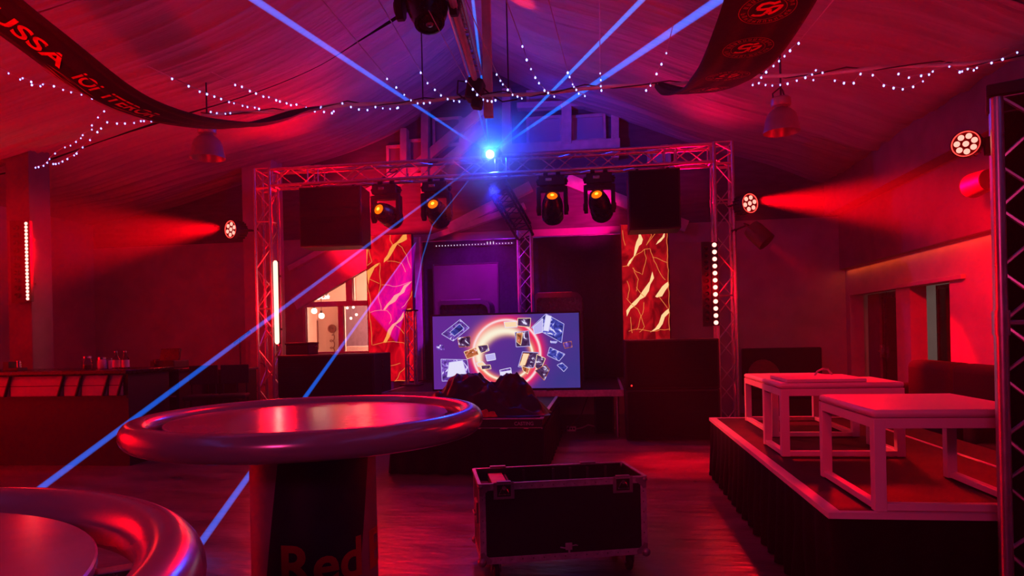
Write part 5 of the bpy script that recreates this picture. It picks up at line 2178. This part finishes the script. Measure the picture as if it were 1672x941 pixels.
# ------------------------------------------------------------------ the lit side room
def room_item():
    qs = [at(513, 508, YB + .9), at(525, 516, YB + .7)]
    for i, q in enumerate(qs):
        p = thing('globe_lamp', 'round white globe lamp in the lit room, the %s of the two' % ('higher' if i == 0 else 'lower'), 'pendant lamp', q, 0, 'globe lamps in the lit room')
        t = MB()
        t.ball((0, 0, 0), .055, 18, 12)
        t.build('globe', M['e_warm'], p)
        t = MB()
        t.cyl((0, 0, .05), (0, 0, .10), .022, n=12)
        t.cyl((0, 0, .10), (0, 0, 3.3 - q.z), .006, n=6)
        t.build('cord', M['wire'], p)
    for px, py in ((567, 503), (577, 502), (582, 514), (573, 520)):
        q = at(px, py, YB + 1.4)
        p = thing('small_bulb', 'tiny warm bulb in the dark pane of the lit room, %s' % {567: 'upper left one', 577: 'upper right one', 582: 'lower right one', 573: 'lowest one'}[px], 'bulb', q, 0, 'tiny bulbs in the lit room')
        t = MB()
        t.ball((0, 0, 0), .025, 12, 8)
        t.build('glass', M['e_warm'], p)
        t = MB()
        t.cyl((0, 0, .02), (0, 0, 3.3 - q.z), .004, n=6)
        t.build('cord', M['wire'], p)


room_item()
# dark back counter area seen through the right pane
a, b = at(560, 578, YB + 1.9), at(606, 498, YB + 1.9)
m = MB()
m.bb(a.x, b.x + .5, YB + 1.8, YB + 1.86, 0, b.z)
dp = tag(m.build('room_divider', mat('violet_grey_wall', (.16, .13, .20), .6), smooth=False), 'grey violet partition inside the lit room', 'partition')
a, b = at(558, 573, YB + .8), at(606, 566, YB + .8)
cs = thing('room_counter', 'pale counter edge inside the lit room', 'counter', ((a.x + b.x) / 2 + .15, YB + 1.0, 0))
t = MB()
t.bb(-.42, .42, -.22, .2, a.z - .02, b.z + .01)
t.build('counter_top', M['white_wood'], cs, bevel=.004)
t = MB()
t.bb(-.40, .40, -.18, .2, 0, a.z - .02)
t.build('body', M['wall_dark'], cs)
# cursive neon sign in the upper pane
sg = thing('neon_sign', 'small white cursive neon sign in the upper window of the lit room', 'sign', at(508, 490.5, YB + .3))
vs, fs = text_fit('Coca-Cola', 0, .36, 0, .085, bold=.012, shear=.45)
t = MB()
t.add([V((v.x, 0, v.y + v.x * .05)) for v in vs], fs)
t.build('lettering', emis('neon_white_glow', (1, .85, .8), 3.2, False), sg, solid=.01)
t = MB()
for s in (.06, .30):
    t.cyl((s, .02, .1), (s, .02, 3.3 - sg.location.z), .003, n=6)
t.box((.18, .02, .10), (.3, .01, .012))
t.build('hanger', M['wire'], sg)
# picture discs on its wall
q = at(542, 537, YR - .03)
wc = thing('wall_clock', 'small round dark clock on the pale wall of the lit room', 'clock', (q.x, YR - .02, q.z))
t = MB()
t.lathe([(.09, 0), (.09, .02), (.055, .024), (.055, .01), (0, .01)], 28, Matrix.Rotation(PI / 2, 4, 'X'))
t.build('rim', mat('brown_metal', (.22, .08, .06), .5), wc)
t = MB()
t.box((0, -.014, .015), (.008, .004, .05))
t.box((.015, -.014, 0), (.04, .004, .008))
t.build('hand', M['black'], wc)
q0, q1 = at(517, 524, YR - .03), at(517, 571, YR - .03)
bar = thing('wall_lamp_bar', 'slim dark vertical bar on the pale wall of the lit room', 'wall bar', (q0.x, YR - .03, q1.z))
t = MB()
t.bb(-.022, .022, -.02, .03, 0, q0.z - q1.z)
t.build('rail', mat('brown_wood', (.16, .06, .05), .5), bar, bevel=.004)
t = MB()
t.ball((0, 0, q0.z - q1.z + .02), .02, 10, 6)
t.build('knob', M['steel'], bar)
q = at(542, 562, YR - .06)
co = thing('wall_coil', 'dark coiled ornament below the clock in the lit room', 'ornament', (q.x, YR - .03, q.z))
t = MB()
t.path([(.05 * math.cos(a * .5), -.01, -.16 + .012 * a + .05 * math.sin(a * .5)) for a in range(28)], .010, 6)
t.build('coil', mat('dull_rope', (.30, .13, .10), .6), co)
t = MB()
t.ball((0, 0, .19), .014, 8, 6)
t.build('hook', M['steel'], co)


# ------------------------------------------------------------------ light
def spot(name, loc, d, power, color, angle, blend=.5, r=.05):
    l = bpy.data.lights.new(name, 'SPOT')
    l.energy = power
    l.color = color
    l.spot_size = R(angle)
    l.spot_blend = blend
    l.shadow_soft_size = r
    o = bpy.data.objects.new(name, l)
    C.objects.link(o)
    o.location = loc
    o.rotation_mode = 'QUATERNION'
    o.rotation_quaternion = V(d).to_track_quat('-Z', 'Y')
    return o


def point(name, loc, power, color, r=.05):
    l = bpy.data.lights.new(name, 'POINT')
    l.energy = power
    l.color = color
    l.shadow_soft_size = r
    o = bpy.data.objects.new(name, l)
    C.objects.link(o)
    o.location = loc
    return o


def area(name, loc, d, power, color, sx_, sy_):
    l = bpy.data.lights.new(name, 'AREA')
    l.shape = 'RECTANGLE'
    l.size, l.size_y = sx_, sy_
    l.energy = power
    l.color = color
    o = bpy.data.objects.new(name, l)
    C.objects.link(o)
    o.location = loc
    o.rotation_mode = 'QUATERNION'
    o.rotation_quaternion = V(d).to_track_quat('-Z', 'Y')
    return o


RED = (1, .0, .004)
ROSE = (1, .004, .06)
BLUE = (.0, .04, 1)
MAG = (1, .0, .22)
# left and right spotlights
spot('left_spot_light', LEFT_PAR + V((-.07, -.17, 0)), V((-.66, -.76, -.17)), 29000, RED, 40, .95, .07)
spot('right_spot_light', RIGHT_PAR + V((.09, -.16, 0)), V((.50, -.86, -.20)), 46000, RED, 21, .8, .06)
spot('near_spot_light', NEAR_PAR + V((-.06, -.08, -.01)), V((-.62, -.80, -.2)), 60, RED, 70, .8, .04)
spot('can_light', cl + V((.12, -.07, -.15)), V((.72, -.4, -.7)), 1200, RED, 30, .7, .05)
# bars
point('left_tube_light', V((at(450, 490, 9.2).x, 9.2, 1.95)), 75, RED, .2)
point('right_bar_light', V((at(1167, 465, 9.25).x, 9.25, 2.0)), 16, RED, .2)
point('column_bar_light', V((at(44, 425, 7.7).x, 7.7, 2.4)), 20, RED, .2)
# laser glow, with added blue spots where its light should show
point('laser_light', src + V((0, -.12, .05)), 66, BLUE, .05)
spot('laser_table_spill', src + V((0, -.14, 0)), V((-.55, 2.5, 1.1)) - src, 420, BLUE, 11, .9, .05)
spot('backdrop_haze_wash', src + V((.0, .30, -.35)), V((-1.9, 11.3, 1.9)) - src, 260, (.02, .03, 1), 75, .9, .05)  # added blue spot, tints the cloth in place of blue haze
spot('laser_roof_spill', src + V((0, -.12, .05)), V((-1.05, 5.0, 3.72)) - src, 160, (0, .09, 1), 7, .9, .05)
spot('backdrop_wash', V((-1.6, 9.95, 3.35)), V((-2.1, 11.3, 1.9)) - V((-1.6, 9.95, 3.35)), 420, (.6, .0, .75), 80, 1, .06)  # added purple spot, not from the laser, tints the cloth like haze
spot('laser_spill', src + V((.05, -.05, .1)), V((.55, 1, .32)), 260, BLUE, 80, .9, .05)
# moving heads
for px, dd, pw, cl_ in ((624, (-.7, -.5, -.1), 2000, (1, .02, .0)), (712, (.45, -.35, .75), 700, (1, .02, .0)), (902, (-.1, -.6, .75), 60, ROSE), (979, (.3, -.6, .7), 60, ROSE)):
    spot('moving_head_light_beam', at(px, 345, 9.2), dd, pw, cl_, 9, .6, .05)
spot('gable_wash', V((.6, 9.95, 3.2)), V((-.72, 1.2, .16)), 520, MAG, 46, .8, .1)
spot('gable_wash', V((-4.2, 9.95, 2.9)), V((.25, 1.2, .35)), 700, (1, .002, .02), 80, .8, .1)  # added red wash for the left gable, no moving head there
# added washes grazing along the drapes, and two for the banners
spot('drape_wash', V((-4.4, 10.6, 3.4)), V((-.03, -.85, .33)), 440, RED, 80, 1, .25)
spot('drape_wash', V((-7.4, 3.5, 1.2)), V((.32, .5, 1)), 120, RED, 110, 1, .25)
spot('drape_wash', V((1.3, 10.6, 3.4)), V((.0, -.85, .33)), 220, (1, .0, .05), 80, 1, .25)
spot('drape_wash', V((-1.6, -1.0, 1.9)), V((-.05, .8, .8)), 60, RED, 100, 1, .25)
spot('drape_wash', V((1.6, -1.0, 1.9)), V((.05, .8, .8)), 60, (1, .0, .04), 100, 1, .25)
spot('banner_wash', V((-1.3, .3, 1.6)), V((-2.5, 2.6, 3.1)) - V((-1.3, .3, 1.6)), 800, RED, 46, .9, .05)
spot('emblem_wash', V((.4, .8, 1.5)), V((.85, 4.3, 3.1)) - V((.4, .8, 1.5)), 420, RED, 34, .9, .05)
# added washes that brighten the floor, tables and walls
spot('added_hall_spot', V((.5, 2.0, 3.55)), V((.25, 1, -.75)), 120, RED, 60, .9, .1)  # added red fill over the hall, no lamp hangs there
spot('wall_wash', V((2.5, 6.2, 2.9)), V((3.95, 7.6, 1.4)) - V((2.5, 6.2, 2.9)), 620, RED, 84, 1, .1)
spot('floor_wash', V((.22, 9.2, 3.2)), V((.75, 7.4, 0)) - V((.22, 9.2, 3.2)), 300, RED, 58, 1, .08)
spot('floor_wash', V((.22, 9.2, 3.2)), V((.80, 7.3, 0)) - V((.22, 9.2, 3.2)), 1700, RED, 24, 1, .08)
spot('floor_wash', V((-1.13, 6.2, 3.55)), V((-.92, 4.5, 0)) - V((-1.13, 6.2, 3.55)), 420, RED, 34, 1, .06)  # added red spot, set at the roof beam's end box
spot('table_wash', V((1.7, 8.3, 2.9)), V((.06, -.9, -.75)), 300, (1, .004, .01), 40, .8, .08)
spot('hall_wash', V((-3.2, 9.2, 3.5)), V((.1, -1, -.45)), 380, RED, 70, .9, .3)
spot('bench_wash', V((-2.3, 9.1, 3.3)), V((1.33, 6.0, .8)) - V((-2.3, 9.1, 3.3)), 1900, (1, .03, .02), 20, .9, .08)
spot('bench_top_wash', V((2.5, 7.6, 2.8)), V((1.6, 3.6, 1.0)) - V((2.5, 7.6, 2.8)), 330, RED, 36, .9, .15)
spot('added_rack_spot', V((-.75, 9.75, 3.5)), V((-.72, 10.6, 1.9)) - V((-.75, 9.75, 3.5)), 260, RED, 26, .9, .05)  # added red spot that brightens the rack top
spot('bar_wash', V((-6.6, 5.2, 3.0)), V((-6.6, 7.0, .95)) - V((-6.6, 5.2, 3.0)), 110, RED, 70, 1, .1)
spot('table_top_wash', V((-1.15, 4.5, 3.15)), V((-1.25, 2.5, 1.1)) - V((-1.15, 4.5, 3.15)), 80, RED, 26, 1, .06)
spot('front_wash', V((-1.2, -1.5, 2.6)), V((1.5, 5.0, .6)) - V((-1.2, -1.5, 2.6)), 210, (1, .008, .05), 26, .9, .15)
spot('front_fill', V((-.8, -2.5, 2.7)), V((.12, 1, -.36)), 130, (1, .04, .24), 62, .9, .3)
l_ = area('soffit_strip', V((XR - .045, 9.3, zs - .02)), V((0, 0, -1)), 3.2, (1, .10, .012), .05, 4.4)
l_.rotation_mode = 'XYZ'
l_.rotation_euler = (0, R(12), 0)
spot('corridor_light', V((XR + .5, 9.0, 2.2)), V((1.2, 1.0, -.8)), 60, (1, .85, .75), 110, .9, .1)
point('side_room_light', V((hx1 + .45, YB + .75, 1.9)), 340, (1, .33, .22), .12)
spot('blue_floor_spot', V((-1.2, 6.3, 3.6)), V((-.42, 3.95, 0)) - V((-1.2, 6.3, 3.6)), 60, BLUE, 16, .9, .05)

# puff of thicker haze added to widen the glow around the laser
pm, pnt, pN, pL = _nt('haze_puff')
po_ = pN.new('ShaderNodeOutputMaterial')
pv = pN.new('ShaderNodeVolumeScatter')
ptc = pN.new('ShaderNodeTexCoord')
pvl = pN.new('ShaderNodeVectorMath')
pvl.operation = 'LENGTH'
pL.new(ptc.outputs['Object'], pvl.inputs[0])
pmr = pN.new('ShaderNodeMapRange')
pmr.interpolation_type = 'SMOOTHERSTEP'
pmr.inputs['From Min'].default_value = .0
pmr.inputs['From Max'].default_value = 1.15
pmr.inputs['To Min'].default_value = 1.1
pmr.inputs['To Max'].default_value = .0
pL.new(pvl.outputs['Value'], pmr.inputs[0])
pL.new(pmr.outputs[0], pv.inputs['Density'])
pv.inputs['Color'].default_value = (.9, .9, .9, 1)
pL.new(pv.outputs[0], po_.inputs['Volume'])
t = MB()
t.ball((0, 0, 0), 1.15, 28, 18)
pf_ = t.build('haze', pm, None)
pf_.location = src + V((.12, 0, .05))
tag(pf_, 'puff of added haze that widens the blue glow around the laser aperture', 'haze', None, 'stuff')
# haze filling the hall
w = bpy.data.worlds.new('hall_haze')
scene.world = w
w.use_nodes = True
nt = w.node_tree
nt.nodes.clear()
wo = nt.nodes.new('ShaderNodeOutputWorld')
bg = nt.nodes.new('ShaderNodeBackground')
bg.inputs[0].default_value = (0, 0, 0, 1)
bg.inputs[1].default_value = 0
vs_ = nt.nodes.new('ShaderNodeVolumeScatter')
vs_.inputs['Color'].default_value = (.9, .9, .9, 1)
vs_.inputs['Density'].default_value = .0062
vs_.inputs['Anisotropy'].default_value = .35
nt.links.new(bg.outputs[0], wo.inputs['Surface'])
nt.links.new(vs_.outputs[0], wo.inputs['Volume'])

# ------------------------------------------------------------------ render look
scene.view_settings.view_transform = 'Standard'
scene.view_settings.look = 'None'
scene.view_settings.gamma = 1
scene.view_settings.use_curve_mapping = False
scene.view_settings.exposure = 0
cy = scene.cycles
cy.max_bounces = 5
cy.diffuse_bounces = 2
cy.glossy_bounces = 3
cy.transmission_bounces = 4
cy.transparent_max_bounces = 12
cy.volume_bounces = 0
cy.sample_clamp_indirect = 4
cy.caustics_reflective = False
cy.caustics_refractive = False
cy.use_denoising = True
